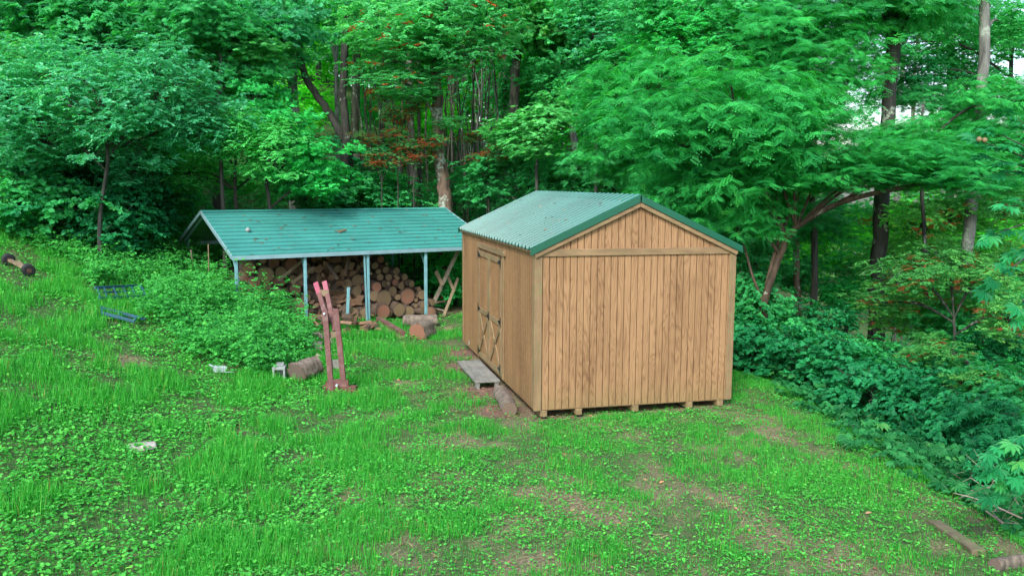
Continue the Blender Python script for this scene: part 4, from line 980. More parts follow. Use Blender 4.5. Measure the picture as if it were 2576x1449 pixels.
def rack(pts, rungs, name, label):
    """two rails and cross bars given as picture points on the slope"""
    A = onto(*pts[0][0], dz=.11); t = empty(name, A - [0, 0, .11], 0, label, 'metal rack'); o = np.array(t.location)
    f = lambda p: (lambda w: w - o)(onto(p[0], p[1], dz=.11))
    for a_, b_ in pts:
        g = Geo(); g.bar(f(a_), f(b_), .045, .05); part('rail', g, 'blue', t, .003)
    for a_, b_ in rungs:
        g = Geo(); g.bar(f(a_), f(b_), .025, .03); part('cross_bar', g, 'blue', t)
rack([((240, 738), (352, 731)), ((250, 765), (366, 758)), ((352, 730), (376, 768))], [((262, 737), (270, 763)), ((285, 735), (296, 762)), ((310, 734), (320, 761)), ((330, 732), (342, 760)), ((246, 738), (252, 765)), ((247, 750), (360, 745))], 'blue_rack', 'blue painted steel rack lying in the weeds up the bank')
rack([((252, 788), (366, 818)), ((256, 802), (340, 824))], [((256, 790), (258, 802)), ((300, 800), (300, 812)), ((345, 812), (338, 824))], 'blue_ladder', 'long blue steel ladder section sunk in the grass below the rack')
def dolly():
    A = onto(22, 668); B = onto(72, 695); t = empty('two_wheel_axle', (A + B) / 2, 0, 'old axle with two black wheels lying on the high bank', 'axle'); o = np.array(t.location); A = A - o; B = B - o
    d = (B - A) / np.linalg.norm(B - A); up = np.array([0, 0, .12])
    g = Geo(); g.bar(A + up, B + up, .07, .05); g.bar(A * .3 + up + [0, .1, .03], A * .3 + up + [.35, -.25, -.1], .06, .03); part('axle_beam', g, 'brownboard', t, .004)
    for c, s in ((A, -1), (B, 1)):
        c = c + up; ax = d + np.array([.1, -.25 * s * 0 - .35, 0]); ax /= np.linalg.norm(ax); g = Geo(); g.tube([c - ax * .055, c - ax * .045, c + ax * .045, c + ax * .055], [.095, .12, .12, .095], 20, smooth=False); w = part('wheel', g, 'rubber', t)
        g = Geo(); g.tube([c - ax * .062, c + ax * .062], .045, 12, smooth=False); part('hub', g, 'rust', w)
dolly()
def twigs():
    rng = np.random.default_rng(9); A = onto(2480, 1300); t = empty('dead_branch', A, 0, 'bare pale dead branch lying at the lawn edge in the lower corner', 'branch'); o = np.array(t.location); g = Geo()
    for a_, b_ in (((2395, 1292), (2590, 1345)), ((2470, 1250), (2590, 1330)), ((2440, 1270), (2560, 1290)), ((2500, 1330), (2600, 1260)), ((2430, 1240), (2520, 1335)), ((2520, 1240), (2600, 1300))):
        A = onto(*a_, dz=rng.uniform(.05, .25)); B = onto(*b_, dz=rng.uniform(.05, .35)); m = (A + B) / 2 + rng.normal(0, .05, 3)
        pp, rr = smooth_path([A - o, m - o, B - o], [.004, .008, .013]); g.tube(pp, rr, 5)
        for k in range(5):
            q = pp[rng.integers(len(pp))]; g.tube([q, q + rng.normal(0, .12, 3) + [0, 0, .05], q + rng.normal(0, .2, 3) + [-.1, 0, .08]], [.004, .003, .0015], 4)
    part('twigs', g, 'twig', t)
twigs()
def tallweed(px, py, h, label):
    p = onto(px, py); t = empty('tall_weed', p, 0, label, 'plant'); g = Geo(); pts = [(0, 0, 0), (.02, 0, h * .5), (.03, .02, h)]; g.tube(pts, [.008, .006, .003], 5); part('stem', g, 'weed', t)
    g = Geo(); n = 34; f = np.linspace(.25, 1, n); org = np.stack([.03 * f, 0 * f, h * f], 1); a = np.arange(n) * 2.4; d = norm(np.stack([np.cos(a), np.sin(a), .35 + 0 * a], 1)); R = frames(d, np.tile([0, 0, 1.], (n, 1)) + RNG.normal(0, .2, (n, 3)))
    g.inst(*TPL['slim'], org, R, .17 * (1.15 - .6 * f), RNG.random(n), np.ones(n)); part('leaves', g, 'weed', t)
tallweed(572, 800, 1.45, 'tall spiky weed rising before the carport corner post'); tallweed(664, 800, 1.05, 'shorter upright weed by the dark end of the firewood'); tallweed(545, 790, 1.05, 'narrow upright weed beside the tall spiky one')
# ------------------------------------------------------------------ the woods
random.seed(21)
T = tree
# trunks that stand out
T('oak_tree', 'lichen spotted brown oak trunk rising straight behind the carport roof end', [(1119, 540), (1112, 440), (1106, 380), (1098, 250), (1092, 100), (1084, -60)], .20, 24,
  [(1060, 70, 22.6, .62, 'oak', 'oak'), (1165, 120, 22.8, .62, 'oak', 'oak'), (990, 130, 23, .6, 'oak', 'oak'), (1120, -10, 22.7, .7, 'oak', 'oak'), (1215, 40, 23.5, .6, 'oak', 'oak'), (1030, 215, 22.8, .5, 'oak', 'oak', .6), (950, 60, 24, .6, 'oak', 'oak'), (1130, 310, 23.4, .22, 'oak', 'oak', .6)], 'bark_lichen')
T('grey_tree', 'grey pillar like trunk above the middle of the carport roof', [(743, 420), (742, 300), (735, 190), (731, 60), (727, -60)], .18, 27, [(640, 20, 25, .8, 'palm', 'green'), (800, 20, 27.5, .55, 'oak', 'green')], 'bark_pale')
T('dark_straight_tree', 'dark straight trunk beside the crooked one', [(872, 430), (870, 320), (862, 240), (868, 120), (875, -60)], .14, 26, [(930, -10, 26, .6, 'oak', 'green')], 'bark_dark')
T('crooked_tree', 'dark crooked trunk leaning and joining at the foot of the straight dark trunk', [(880, 430), (872, 370), (838, 300), (800, 245), (768, 195), (752, 120), (740, 20)], .13, 26.3, [(700, 120, 26, .6, 'far', 'green')], 'bark_dark')
T('forked_tree', 'slender pale forked tree behind the dark trunks', [(852, 420), (848, 300), (845, 160), (832, 80), (815, -60)], .085, 29, [(800, -20, 29, .7, 'far', 'yellow')], 'bark_pale', branches=[([(845, 165), (848, 90), (846, -60)], .07, 0)])
T('brown_tree', 'brown trunk close beside a thin one by the oak', [(1042, 480), (1036, 340), (1030, 180), (1026, -60)], .16, 30, [(1000, -10, 30, .7, 'far', 'green')], 'bark')
T('thin_tree', 'thin dark trunk next to the brown trunk by the oak', [(1058, 480), (1054, 340), (1052, 180), (1050, -60)], .08, 30.5, [(1080, -20, 31, .6, 'far', 'yellow')], 'bark_dark')
T('upright_tree', 'dark upright trunk above the shed roof ridge', [(1288, 460), (1290, 330), (1297, 200), (1303, 100), (1308, -60)], .175, 27, [(1330, 25, 25.5, .62, 'palm', 'pale'), (1265, 15, 26, .5, 'palm', 'green'), (1400, 90, 27, .6, 'palm', 'green')], 'bark')
T('mottled_tree', 'mottled grey trunk showing in the leaves beyond the shed roof', [(1448, 500), (1445, 420), (1440, 300), (1436, 100), (1430, -60)], .14, 28, [(1480, 100, 26, .75, 'heart', 'green'), (1540, 30, 26, .8, 'palm', 'green')], 'bark_pale')
T('thin_grey_tree', 'thin grey trunk deep between the shed roof and the locust', [(1622, 480), (1620, 330), (1618, 150), (1616, -60)], .10, 30, [(1640, 10, 29, .9, 'far', 'green')], 'bark')
T('dark_leaning_tree', 'thick dark leaning trunk with mottled foot in the woods beyond the shed', [(2196, 900), (2205, 760), (2212, 600), (2232, 330), (2243, 160), (2252, -60)], .19, 19, [(2330, -10, 18.5, .6, 'locust', 'green'), (2140, -10, 19, .7, 'locust', 'green')], 'bark_dark')
T('slope_tree', 'straight dark trunk standing behind the thick leaning one', [(2388, 800), (2392, 500), (2392, 200), (2388, -60)], .135, 24, [(2360, 60, 25, .35, 'far', 'dark'), (2440, 180, 25, .5, 'far', 'green')], 'bark_dark')
T('slope_sapling', 'very thin trunk between the two slope trunks', [(2440, 800), (2430, 500), (2424, 200), (2420, -60)], .06, 25, [(2400, 280, 24, .45, 'far', 'green')], 'bark_dark')
T('mossy_tree', 'pale lichen covered trunk low among the browned leaves', [(2412, 960), (2420, 800), (2428, 650), (2455, 450), (2472, 200), (2478, -60)], .14, 18, [(2520, 60, 19, .35, 'far', 'green')], 'bark_pale')
T('speckled_tree', 'slim speckled trunk close behind the forked locust', [(2010, 850), (2004, 700), (2003, 560), (2010, 440), (2020, 300)], .085, 19.5, [(2020, 250, 20.5, .5, 'locust', 'locust')], 'bark_lichen')
T('edge_tree', 'dark trunk in the top corner above the bank', [(30, 320), (15, 90), (8, -60)], .22, 26, [(60, 40, 24, .9, 'palm', 'green'), (-40, 160, 24, .9, 'far', 'dark')], 'bark_dark')
T('shaded_tree', 'dark trunk half hidden behind bluish leaves', [(545, 420), (530, 200), (527, 20), (525, -60)], .15, 26, [(500, -10, 25, .8, 'palm', 'green'), (430, 60, 25, .8, 'far', 'dark')], 'bark_dark')
# the arching locust beside the shed
T('locust_tree', 'forked locust with a long arching limb reaching over the slope', [(1918, 900), (1920, 800), (1922, 760), (1945, 690), (1975, 610), (2003, 572)], .085, 17,
  [(1720, 330, 16.6, .62, 'locust', 'locust'), (1850, 250, 16.4, .62, 'locust', 'locust'), (1980, 330, 16.2, .6, 'locust', 'locust'), (1880, 430, 16.8, .55, 'locust', 'locust', .8), (2080, 430, 16.8, .5, 'locust', 'locust', .8), (1760, 480, 17.2, .55, 'locust', 'locust'), (2230, 430, 16.2, .45, 'locust', 'locust', .7), (2360, 400, 15.6, .45, 'locust', 'locust', .7), (2480, 440, 15., .42, 'locust', 'locust', .7)],
  'bark_brown', branches=[([(2000, 574), (2060, 535), (2130, 505), (2230, 480), (2340, 462), (2460, 455), (2560, 440)], .062, -2.), ([(1922, 765), (1895, 700), (1872, 620), (1850, 560)], .035, .1), ([(1925, 745), (1935, 690), (1955, 620), (1985, 540), (2020, 470), (2030, 420)], .045, .2), ([(1975, 610), (1960, 540), (1955, 470), (1975, 300)], .03, 0)])
S = lambda name, label, foot, crowns, r=.05, bark='bark_dark', d=None, cat='tree', group=None: tree(name, label, foot, r, d or crowns[0][2], crowns, bark, group, (), cat)
# leafy masses: understory trees and shrubs, each its own thing
S('bluish_tree', 'bluish leaved spreading young tree over the high bank', [(250, 560), (270, 400), (260, 260)], [(110, 330, 19, .62, 'oval', 'teal'), (250, 250, 18.6, .6, 'oval', 'teal'), (400, 220, 19, .62, 'oval', 'teal'), (170, 190, 19.6, .6, 'oval', 'teal'), (340, 330, 19.3, .45, 'oval', 'teal'), (20, 270, 19, .5, 'oval', 'teal'), (500, 300, 19.5, .5, 'oval', 'teal')])
S('dogwood_shrub', 'bright yellowish green layered shrub above the gable end of the carport', [(600, 600), (590, 450), (600, 350)], [(480, 430, 21.6, .42, 'oval', 'lime', .8), (610, 330, 20, .45, 'oval', 'lime'), (590, 450, 23.5, .46, 'oval', 'lime', .7), (690, 380, 20.2, .42, 'oval', 'lime'), (520, 345, 20.2, .4, 'oval', 'lime'), (450, 470, 22.6, .38, 'oval', 'lime', .6), (700, 465, 24, .42, 'oval', 'lime', .8)], cat='shrub')
S('maple_sapling', 'pointed bright green sapling rising over the yellowish shrub', [(680, 560), (665, 400), (650, 230)], [(650, 245, 21, .28, 'maple', 'bright', 1.3), (700, 320, 21, .38, 'maple', 'bright'), (760, 400, 21, .42, 'maple', 'bright'), (640, 310, 21, .3, 'maple', 'bright'), (800, 460, 21.3, .36, 'maple', 'bright', .8)])
S('buckeye_tree', 'broad leaved tree with palm shaped leaves at the top over the bluish tree', [(560, 500), (550, 250), (560, 100)], [(560, 70, 20.5, .55, 'palm', 'green'), (640, 120, 21, .42, 'palm', 'pale', .7), (470, 60, 20.5, .55, 'palm', 'green'), (590, 190, 21, .45, 'palm', 'green'), (700, 60, 21.5, .5, 'palm', 'teal')])
S('bank_tree', 'dense mid green tree filling the top corner over the bank', [(150, 420), (150, 200), (150, 60)], [(120, 90, 22, .6, 'palm', 'green'), (260, 60, 22, .6, 'maple', 'green'), (20, 150, 21.5, .55, 'palm', 'pale', .8), (340, 130, 22.5, .6, 'oval', 'teal'), (50, -20, 22, .7, 'oval', 'teal'), (250, -30, 22.5, .7, 'oval', 'green')])
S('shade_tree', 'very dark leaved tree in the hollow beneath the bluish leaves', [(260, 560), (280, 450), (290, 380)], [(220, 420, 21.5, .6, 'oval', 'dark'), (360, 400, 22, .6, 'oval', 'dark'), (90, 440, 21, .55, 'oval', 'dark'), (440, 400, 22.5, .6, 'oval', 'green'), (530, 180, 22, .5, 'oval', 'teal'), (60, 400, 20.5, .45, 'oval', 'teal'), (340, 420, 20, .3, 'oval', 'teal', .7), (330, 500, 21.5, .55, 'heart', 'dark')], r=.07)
for i, (px, py, d, s, k, m, lab) in enumerate([
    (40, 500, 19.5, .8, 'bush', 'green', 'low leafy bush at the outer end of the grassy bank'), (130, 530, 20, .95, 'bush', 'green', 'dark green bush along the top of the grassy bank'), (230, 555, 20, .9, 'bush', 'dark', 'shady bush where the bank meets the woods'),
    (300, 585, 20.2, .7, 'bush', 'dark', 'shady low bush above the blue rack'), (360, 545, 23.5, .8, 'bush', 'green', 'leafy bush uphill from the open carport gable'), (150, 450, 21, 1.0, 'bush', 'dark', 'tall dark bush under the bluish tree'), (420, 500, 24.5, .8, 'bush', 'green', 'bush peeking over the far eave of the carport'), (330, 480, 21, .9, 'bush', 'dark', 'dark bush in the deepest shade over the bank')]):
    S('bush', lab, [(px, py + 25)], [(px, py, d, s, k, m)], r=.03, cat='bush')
for i, (px, py, d, s, k, m, lab) in enumerate([
    (840, 480, 24.5, .55, 'heart', 'green', 'big leaved shrub showing above the middle of the carport roof'), (930, 490, 25, .55, 'heart', 'green', 'round leaved shrub between the carport roof and the leaning trunk'), (1010, 500, 25, .5, 'heart', 'green', 'round leaved shrub just before the oak trunk'), (890, 425, 27, .5, 'heart', 'dark', 'dark shrub around the foot of the crooked trunk'), (770, 480, 24.5, .45, 'bush', 'green', 'small shrub just over the ridge of the carport'),
    (1190, 490, 26.5, .48, 'oval', 'green', 'shrub in the gap between carport roof and shed roof'), (1230, 450, 24, .5, 'palm', 'green', 'palm leaved shrub behind the far roof corner of the shed'), (1150, 720, 22.6, .42, 'heart', 'bright', 'shrub filling the gap beside the trestle'), (1090, 690, 25.5, .5, 'heart', 'bright', 'sunlit shrub seen beneath the carport roof end'), (1130, 640, 24, .5, 'heart', 'bright', 'leafy shrub beneath the end of the carport roof'),
    (560, 660, 24.2, .5, 'heart', 'dark', 'dark shrub seen through the open carport gable'), (640, 640, 25.5, .5, 'heart', 'dark', 'shrub behind the shaded end of the firewood'),
    (1330, 440, 24, .55, 'oval', 'green', 'leafy shrub directly over the shed ridge'), (1430, 460, 24, .55, 'palm', 'green', 'palm leaved shrub over the shed ridge cap'), (1540, 450, 24, .6, 'oval', 'green', 'dense shrub above the gable peak of the shed'), (1650, 540, 21, .5, 'locust', 'locust', 'feathery shrub just above the long rake of the shed roof')]):
    S('shrub', lab, [(px, py + 30)], [(px, py, d, s, k, m)], r=.03, cat='shrub')
S('pale_buckeye', 'pale green palm leaved tree lit up over the shed ridge', [(1350, 480), (1350, 380), (1350, 300)], [(1300, 320, 22.5, .36, 'palm', 'pale', .7), (1390, 290, 22.3, .42, 'palm', 'pale', .7), (1340, 360, 22.2, .36, 'palm', 'pale', .6), (1270, 345, 22.5, .25, 'palm', 'pale', .6), (1430, 250, 22.8, .3, 'palm', 'pale', .7)])
S('vine_tree', 'dark heart leaved vine draped tree near the top centre', [(1500, 400), (1500, 200), (1500, 80)], [(1490, 80, 22.5, .45, 'heart', 'teal'), (1530, 140, 22.3, .35, 'heart', 'green'), (1420, 255, 23, .35, 'heart', 'green'), (1470, 10, 23, .5, 'heart', 'green'), (1390, 180, 25, .4, 'palm', 'green')])
S('feathery_tree', 'tall feathery locust crown over the shed gable', [(1680, 620), (1670, 400), (1660, 200)], [(1620, 210, 19, .6, 'locust', 'locust'), (1700, 120, 19.6, .5, 'oval', 'bright'), (1600, 330, 19.5, .55, 'locust', 'locust'), (1540, 260, 20.5, .45, 'palm', 'green'), (1640, 30, 20, .6, 'oak', 'green'), (1700, 410, 19.4, .5, 'locust', 'locust'), (1560, 390, 20, .45, 'locust', 'green')], r=.08)
S('top_locust', 'bright feathery locust crown at the top beside the thick dark trunk', [(2050, 700), (2040, 400), (2030, 200)], [(1950, 80, 18.6, .55, 'locust', 'locust'), (2060, 60, 18.4, .55, 'locust', 'locust'), (1830, 110, 19.4, .5, 'oval', 'green'), (2140, 160, 18.4, .42, 'locust', 'locust'), (2020, 190, 18.2, .5, 'locust', 'locust'), (1920, 210, 18.6, .5, 'locust', 'locust'), (1790, 20, 20, .6, 'palm', 'green')], r=.08)
S('slope_locust', 'feathery young locust between the slope trunks', [(2330, 800), (2320, 500), (2310, 380)], [(2300, 350, 17.6, .42, 'locust', 'locust', .8), (2420, 330, 17.8, .42, 'locust', 'locust', .8), (2180, 360, 18, .42, 'locust', 'green', .8), (2530, 240, 17, .34, 'locust', 'locust', .9), (2540, 340, 16.5, .4, 'locust', 'locust'), (2330, 240, 19.5, .32, 'locust', 'green', .8)], r=.05)
S('hedge_locust', 'low feathery locust growth right beside the shed corner', [(1800, 720), (1800, 600), (1800, 540)], [(1790, 560, 17.8, .42, 'locust', 'green'), (1880, 530, 17.6, .42, 'locust', 'locust'), (1960, 520, 18.3, .42, 'locust', 'green'), (2060, 560, 19.5, .42, 'locust', 'green', .8), (1900, 640, 18.6, .42, 'oval', 'green')], r=.04)
S('browning_tree', 'small tree with many browned leaves below the arching limb', [(2320, 820), (2320, 650), (2320, 560)], [(2300, 560, 19, .42, 'oak', 'mixed'), (2400, 540, 18.8, .42, 'oak', 'mixed'), (2500, 520, 18.5, .42, 'oak', 'mixed'), (2230, 640, 20.5, .36, 'oak', 'mixed', .8), (2360, 630, 21, .4, 'oak', 'mixed', .8), (2520, 640, 19.5, .4, 'oak', 'mixed', .8)], r=.05)
S('browning_sapling', 'leafy sapling with scattered rusty leaves above the dark bank', [(2450, 1000), (2440, 850), (2430, 780)], [(2330, 760, 17, .38, 'oak', 'mixed', .8), (2440, 740, 17, .4, 'oak', 'mixed', .8), (2540, 780, 16, .38, 'oval', 'green', .8), (2380, 830, 16.4, .36, 'palm', 'green', .8), (2260, 800, 18, .34, 'oak', 'mixed', .8)], r=.04)
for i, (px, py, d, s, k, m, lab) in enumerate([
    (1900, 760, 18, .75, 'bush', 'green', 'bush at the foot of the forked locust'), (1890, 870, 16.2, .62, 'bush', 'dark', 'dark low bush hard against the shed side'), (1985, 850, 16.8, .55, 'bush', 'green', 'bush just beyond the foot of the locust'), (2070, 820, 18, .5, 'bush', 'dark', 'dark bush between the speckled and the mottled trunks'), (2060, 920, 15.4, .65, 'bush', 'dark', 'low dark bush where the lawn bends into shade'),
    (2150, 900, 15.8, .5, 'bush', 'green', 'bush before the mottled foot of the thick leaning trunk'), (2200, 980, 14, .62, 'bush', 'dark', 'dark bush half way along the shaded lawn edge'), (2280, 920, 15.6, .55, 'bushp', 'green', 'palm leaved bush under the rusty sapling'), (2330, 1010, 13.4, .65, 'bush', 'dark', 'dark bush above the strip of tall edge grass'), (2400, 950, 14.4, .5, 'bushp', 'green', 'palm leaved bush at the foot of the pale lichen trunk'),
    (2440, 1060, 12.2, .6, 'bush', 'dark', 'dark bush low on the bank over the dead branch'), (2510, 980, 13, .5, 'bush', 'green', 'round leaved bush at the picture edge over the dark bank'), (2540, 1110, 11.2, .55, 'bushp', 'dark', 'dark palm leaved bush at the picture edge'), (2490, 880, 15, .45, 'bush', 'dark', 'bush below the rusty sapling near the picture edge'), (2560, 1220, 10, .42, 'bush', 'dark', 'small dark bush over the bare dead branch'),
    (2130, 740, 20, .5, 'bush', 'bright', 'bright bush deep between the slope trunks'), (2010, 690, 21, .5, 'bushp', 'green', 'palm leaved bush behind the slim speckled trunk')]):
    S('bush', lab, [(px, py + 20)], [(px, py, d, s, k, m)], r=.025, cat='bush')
S('slope_oak', 'leafy oak crown filling the top corner between the slope trunks', [(2520, 700), (2540, 300), (2545, 100)], [(2195, 225, 23, .3, 'far', 'green'), (2285, 235, 23, .3, 'oak', 'green'), (2270, 110, 22, .42, 'oak', 'green'), (2200, 40, 22, .45, 'far', 'green'), (2380, 20, 22, .4, 'oak', 'bright'), (2560, 90, 22, .5, 'oak', 'green'), (2470, 30, 23, .42, 'oak', 'green'), (2380, 130, 23.5, .42, 'far', 'green'), (2330, 60, 23, .4, 'oak', 'green'), (2440, 230, 23, .45, 'oak', 'green'), (2310, 180, 22.5, .36, 'far', 'dark'), (2560, 250, 21, .4, 'oak', 'bright')], r=.07)
S('slope_beech', 'bright leafy young beech seen beneath the arching limb', [(2130, 800), (2120, 650), (2110, 580)], [(2090, 620, 23, .5, 'oval', 'yellow'), (2180, 560, 24, .5, 'oval', 'bright'), (2140, 690, 22, .45, 'oval', 'green'), (2250, 560, 23, .45, 'oval', 'yellow'), (2060, 540, 24, .45, 'oval', 'green'), (2340, 640, 23, .45, 'oval', 'green'), (2480, 600, 22, .45, 'oval', 'yellow')], r=.04)
S('rusty_shrub', 'thin leafed shrub speckled with rusty leaves on the lower slope', [(2400, 900), (2400, 800)], [(2290, 690, 15.2, .30, 'oak', 'rusty2', .8), (2380, 650, 15.6, .3, 'oak', 'rusty2', .8), (2470, 690, 15.2, .32, 'oak', 'rusty2', .8), (2540, 800, 14.2, .3, 'oak', 'rusty2', .8), (2350, 880, 14.2, .24, 'oak', 'rusty2', .8), (2460, 960, 13, .22, 'oak', 'rusty2', .8), (2230, 760, 16, .26, 'oak', 'rusty2', .7)], r=.03, cat='shrub')
# near branches reaching in from outside the frame
def near_branch(name, label, root, tips, d, leaf, fruit=None):
    r0 = P(*root, d); t = empty(name, r0, 0, label, 'tree'); o = np.array(t.location); g = Geo(); g2 = Geo(); rng = np.random.default_rng(len(label))
    hz = float(H(r0[0], r0[1])) - r0[2] - .1; tp_, tr_ = smooth_path([np.array([.06, 0, hz]), np.array([-.05, .04, hz * .6]), np.array([.03, 0, hz * .25]), np.zeros(3), np.array([.12, .05, .7])], [.055, .045, .036, .028, .012]); g.tube(tp_, tr_, 10, jit=.15)
    org = []; dr = []
    for tp in tips:
        e = P(tp[0], tp[1], d + tp[2]) - o; m = e * .5 + [0, 0, .12]; pp, rr = smooth_path([np.array([0, 0, -.1]), m, e], [.02, .011, .004]); g.tube(pp, rr, 6, cap=False)
        for k in range(4):
            q = pp[-1 - 2 * k] if 2 * k < len(pp) else pp[0]; org.append(q); dd = (e - m) / np.linalg.norm(e - m) + rng.normal(0, .35, 3); dr.append(dd / np.linalg.norm(dd))
    part('trunk', g, 'bark_dark', t); org = np.array(org); dr = np.array(dr); ow = np.tile([-.3, -.8, .3], (len(org), 1))
    leaves_on_sprays(g2, 'palm', org, dr, np.full(len(org), .16), 3, leaf, norm(ow), rng, 1., jit=.25, brown_cl=rng.random(len(org)))
    part('leaves', g2, 'dark', t); add_crown(t, r0 + [.75, .3, .9], .34, 'palm', 'green'); add_crown(t, r0 + [.9, -.2, .1], .3, 'palm', 'green')
    if fruit:
        for fx, fy in fruit:
            f = P(fx, fy, d - .05) - o; g = Geo(); g.tube([(0, 0, -.028), (0, 0, -.02), (0, 0, 0), (0, 0, .02), (0, 0, .028)], [.006, .021, .029, .021, .006], 10); q = put('fruit', g.mesh('fruit', 'fruit'), t, f)
near_branch('near_buckeye', 'close palm leaved branches with two round tan fruits at the picture edge', (2800, 560), [(2520, 340, 0), (2500, 400, .1), (2540, 520, -.1), (2500, 590, .1), (2510, 700, 0), (2560, 640, .2), (2550, 430, .2), (2480, 360, 0), (2570, 760, .1), (2560, 300, .1)], 9.0, .15, [(2463, 351), (2477, 353)])
near_branch('low_branch', 'close palm leaved branch low at the picture edge over the bank', (2780, 1130), [(2500, 1170, 0), (2530, 1110, .1), (2560, 1190, 0), (2540, 1240, .1), (2510, 1130, -.1), (2570, 1150, -.1)], 7.6, .13)
# deep woods
def deep():
    rng = random.Random(4); trunks = []
    tm = []
    for v in range(5):
        g = Geo(); n = 9; pts = [(RNG.normal(0, .12) * (k > 0), RNG.normal(0, .12) * (k > 0), k * 2.6 - .3) for k in range(n)]; g.tube(pts, np.linspace(1, .5, n), 9, jit=.15)
        tm.append(g)
    meshes = {}
    cnt = 0; spots = []
    for ring in range(900):
        x = rng.uniform(-44, 42); y = rng.uniform(30, 88)
        if abs(x) > .66 * y + 3 or cnt > 150: continue
        if any((x - a) ** 2 + (y - b) ** 2 < 4.5 for a, b in spots): continue
        px, _ = to_px((x, y, 3))
        # thinner woods over the slope, where the sky shows
        if px > 1950 and rng.random() < .72: continue
        spots.append((x, y)); cnt += 1; z = float(H(x, y)); r = rng.choice([.07, .09, .12, .16, .2])
        v = cnt % 5
        if (v, r) not in meshes:
            V = [a.copy() for a in tm[v].V]; g = Geo()
            n = 9; pts = [(RNG.normal(0, .14) * (k > 0), RNG.normal(0, .14) * (k > 0), k * 2.6 - .3) for k in range(n)]; g.tube(pts, np.linspace(r, r * .45, n), 9, jit=.15)
            meshes[v, r] = g.mesh('trunk', ['bark', 'bark_dark', 'bark_pale', 'bark', 'bark_pale'][v])
        right = px > 1950
        t = empty('forest_tree', (x, y, z), 0, 'distant forest tree in the thin woods down the slope' if right else 'distant forest tree deep in the woods behind the buildings', 'tree', 'trees down the slope' if right else 'trees deep in the woods')
        put('trunk', meshes[v, r], t, None, (0, 0, rng.uniform(0, 6.28)))
        mat = rng.choice(['yellow', 'yellow', 'yellow', 'bright', 'oak'] if y > 34 else ['green', 'yellow', 'bright', 'green'])
        hs = rng.choice([(1.2, 5.5, 9.5, 14), (2.5, 7.5, 12, 17), (6.5, 11, 15.5), (4.5, 9, 13.5, 18)]) if not right else rng.choice([(.5, 3.), (1.5, 6), (.6, 9.), (2, 5., 10.)])
        for h in hs:
            if z + h - 2.2 > 3.3 + .34 * y: continue
            s = rng.uniform(.75, 1.2) * (1.05 if h > 3 else .65)
            add_crown(t, (x + rng.uniform(-1.3, 1.3), y + rng.uniform(-1, 1), z + h), s, 'far', mat)
    print('deep trees', cnt)
    # the far wood, one continuous mass
    g = Geo(); n = 26000; x = RNG.uniform(-110, 14, n); y = RNG.uniform(92, 120, n); z = H(x, y); hh = 22 * (.55 + .6 * fbm(x * .12, y * .12, 3)); zz = z + hh * RNG.random(n) ** .8
    az = RNG.random(n) * 6.28; d = norm(np.stack([np.cos(az), np.sin(az), RNG.uniform(-.3, .3, n)], 1)); ow = np.tile([0, -1., .3], (n, 1))
    leaves_on_sprays(g, 'oval', np.stack([x, y, zz], 1), d, np.full(n, 1.2), 6, .75, norm(ow), RNG, .7)
    tag(put('far_woods', g.mesh('far_woods', 'yellow')), 'far off wood closing the view behind the trees', 'woods', kind='stuff')
deep()
# thin saplings in the clear understory
def saplings():
    rng = random.Random(8)
    for i in range(95):
        px = rng.uniform(1120, 1300) if i < 50 else rng.choice([rng.uniform(900, 1100), rng.uniform(1960, 2560), rng.uniform(1300, 1900)]); d = rng.uniform(25, 36)
        q = P(px, 450, d); z = float(H(q[0], q[1])); h = rng.uniform(5, 9); g = Geo(); r = rng.uniform(.02, .05)
        pts = [(0, 0, -.1), (rng.gauss(0, .08), 0, h * .35), (rng.gauss(0, .2), 0, h * .7), (rng.gauss(0, .4), 0, h)]; pp, rr = smooth_path(pts, [r, r * .85, r * .6, r * .3]); g.tube(pp, rr, 6)
        tag(put('thin_sapling', g.mesh('thin_sapling', rng.choice(['bark_dark', 'bark', 'bark_pale'])), None, (q[0], q[1], z)), 'thin bare stemmed sapling standing in the shaded woods', 'sapling', 'thin saplings in the woods')
saplings()
for (px, py, d, lab) in ((960, 400, 23.5, 'rust coloured oak twigs over the firewood shelter'), (1040, 385, 23.3, 'rust coloured leaves hanging around the oak trunk'), (1225, 395, 24, 'rust coloured leaves to the shed side of the oak trunk'), (1000, 290, 23.6, 'small spray of browning leaves beside the brown trunk')):
    S('rusty_sapling', lab, [(px, py + 60)], [(px, py, d, .26, 'oak', 'rusty', .8), (px + 45, py - 30, d, .2, 'oak', 'rusty', .9), (px - 40, py - 50, d, .17, 'oak', 'rusty', .9)], r=.02)
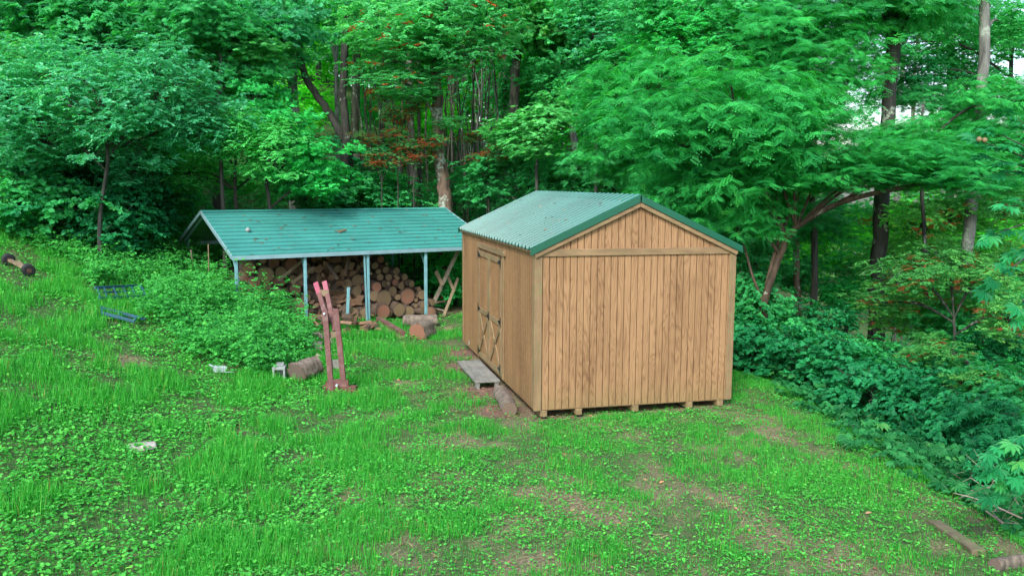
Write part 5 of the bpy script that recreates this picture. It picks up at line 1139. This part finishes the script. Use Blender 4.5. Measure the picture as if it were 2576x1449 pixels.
# ------------------------------------------------------------------ light, sky, camera
w = bpy.data.worlds.new('World'); sc.world = w; w.use_nodes = True; nt = w.node_tree; nt.nodes.clear()
sky = nt.nodes.new('ShaderNodeTexSky'); sky.sky_type = 'NISHITA'; sky.sun_disc = False; sky.sun_elevation = math.radians(43); sky.sun_rotation = math.radians(200); sky.air_density = 1.; sky.dust_density = 2.5; sky.ozone_density = 1.
bg = nt.nodes.new('ShaderNodeBackground'); bg.inputs[1].default_value = .15; out = nt.nodes.new('ShaderNodeOutputWorld'); nt.links.new(sky.outputs[0], bg.inputs[0]); nt.links.new(bg.outputs[0], out.inputs[0])
sun = bpy.data.lights.new('sun', 'SUN'); sun.energy = 1.5; sun.angle = math.radians(12); sun.color = (1., .97, .9)
so = bpy.data.objects.new('sun', sun); COL.objects.link(so)
az, el = math.radians(200), math.radians(43)     # azimuth from +Y clockwise, behind the camera
dv = Vector((math.sin(az) * math.cos(el), math.cos(az) * math.cos(el), math.sin(el))); so.rotation_euler = dv.to_track_quat('Z', 'Y').to_euler(); so.location = (0, -5, 20)
cam = bpy.data.cameras.new('camera'); co = bpy.data.objects.new('camera', cam); COL.objects.link(co)
cam.sensor_width = 36; cam.lens = 36 * F / 2576; cam.clip_end = 2000; cam.clip_start = .1
Rv = cr_ * RGT + sr_ * UPV; Uv = -sr_ * RGT + cr_ * UPV; Bk = -FWD
co.matrix_world = Matrix(((Rv[0], Uv[0], Bk[0], 0), (Rv[1], Uv[1], Bk[1], 0), (Rv[2], Uv[2], Bk[2], ZC), (0, 0, 0, 1)))
sc.camera = co
sc.view_settings.view_transform = 'Standard'; sc.view_settings.look = 'None'; sc.view_settings.exposure = 1.32; sc.view_settings.gamma = 1.
sc.cycles.max_bounces = 7; sc.cycles.diffuse_bounces = 4; sc.cycles.transmission_bounces = 5; sc.cycles.transparent_max_bounces = 4; sc.cycles.glossy_bounces = 2
sc.cycles.use_adaptive_sampling = True; sc.cycles.adaptive_threshold = .02; sc.cycles.use_denoising = True
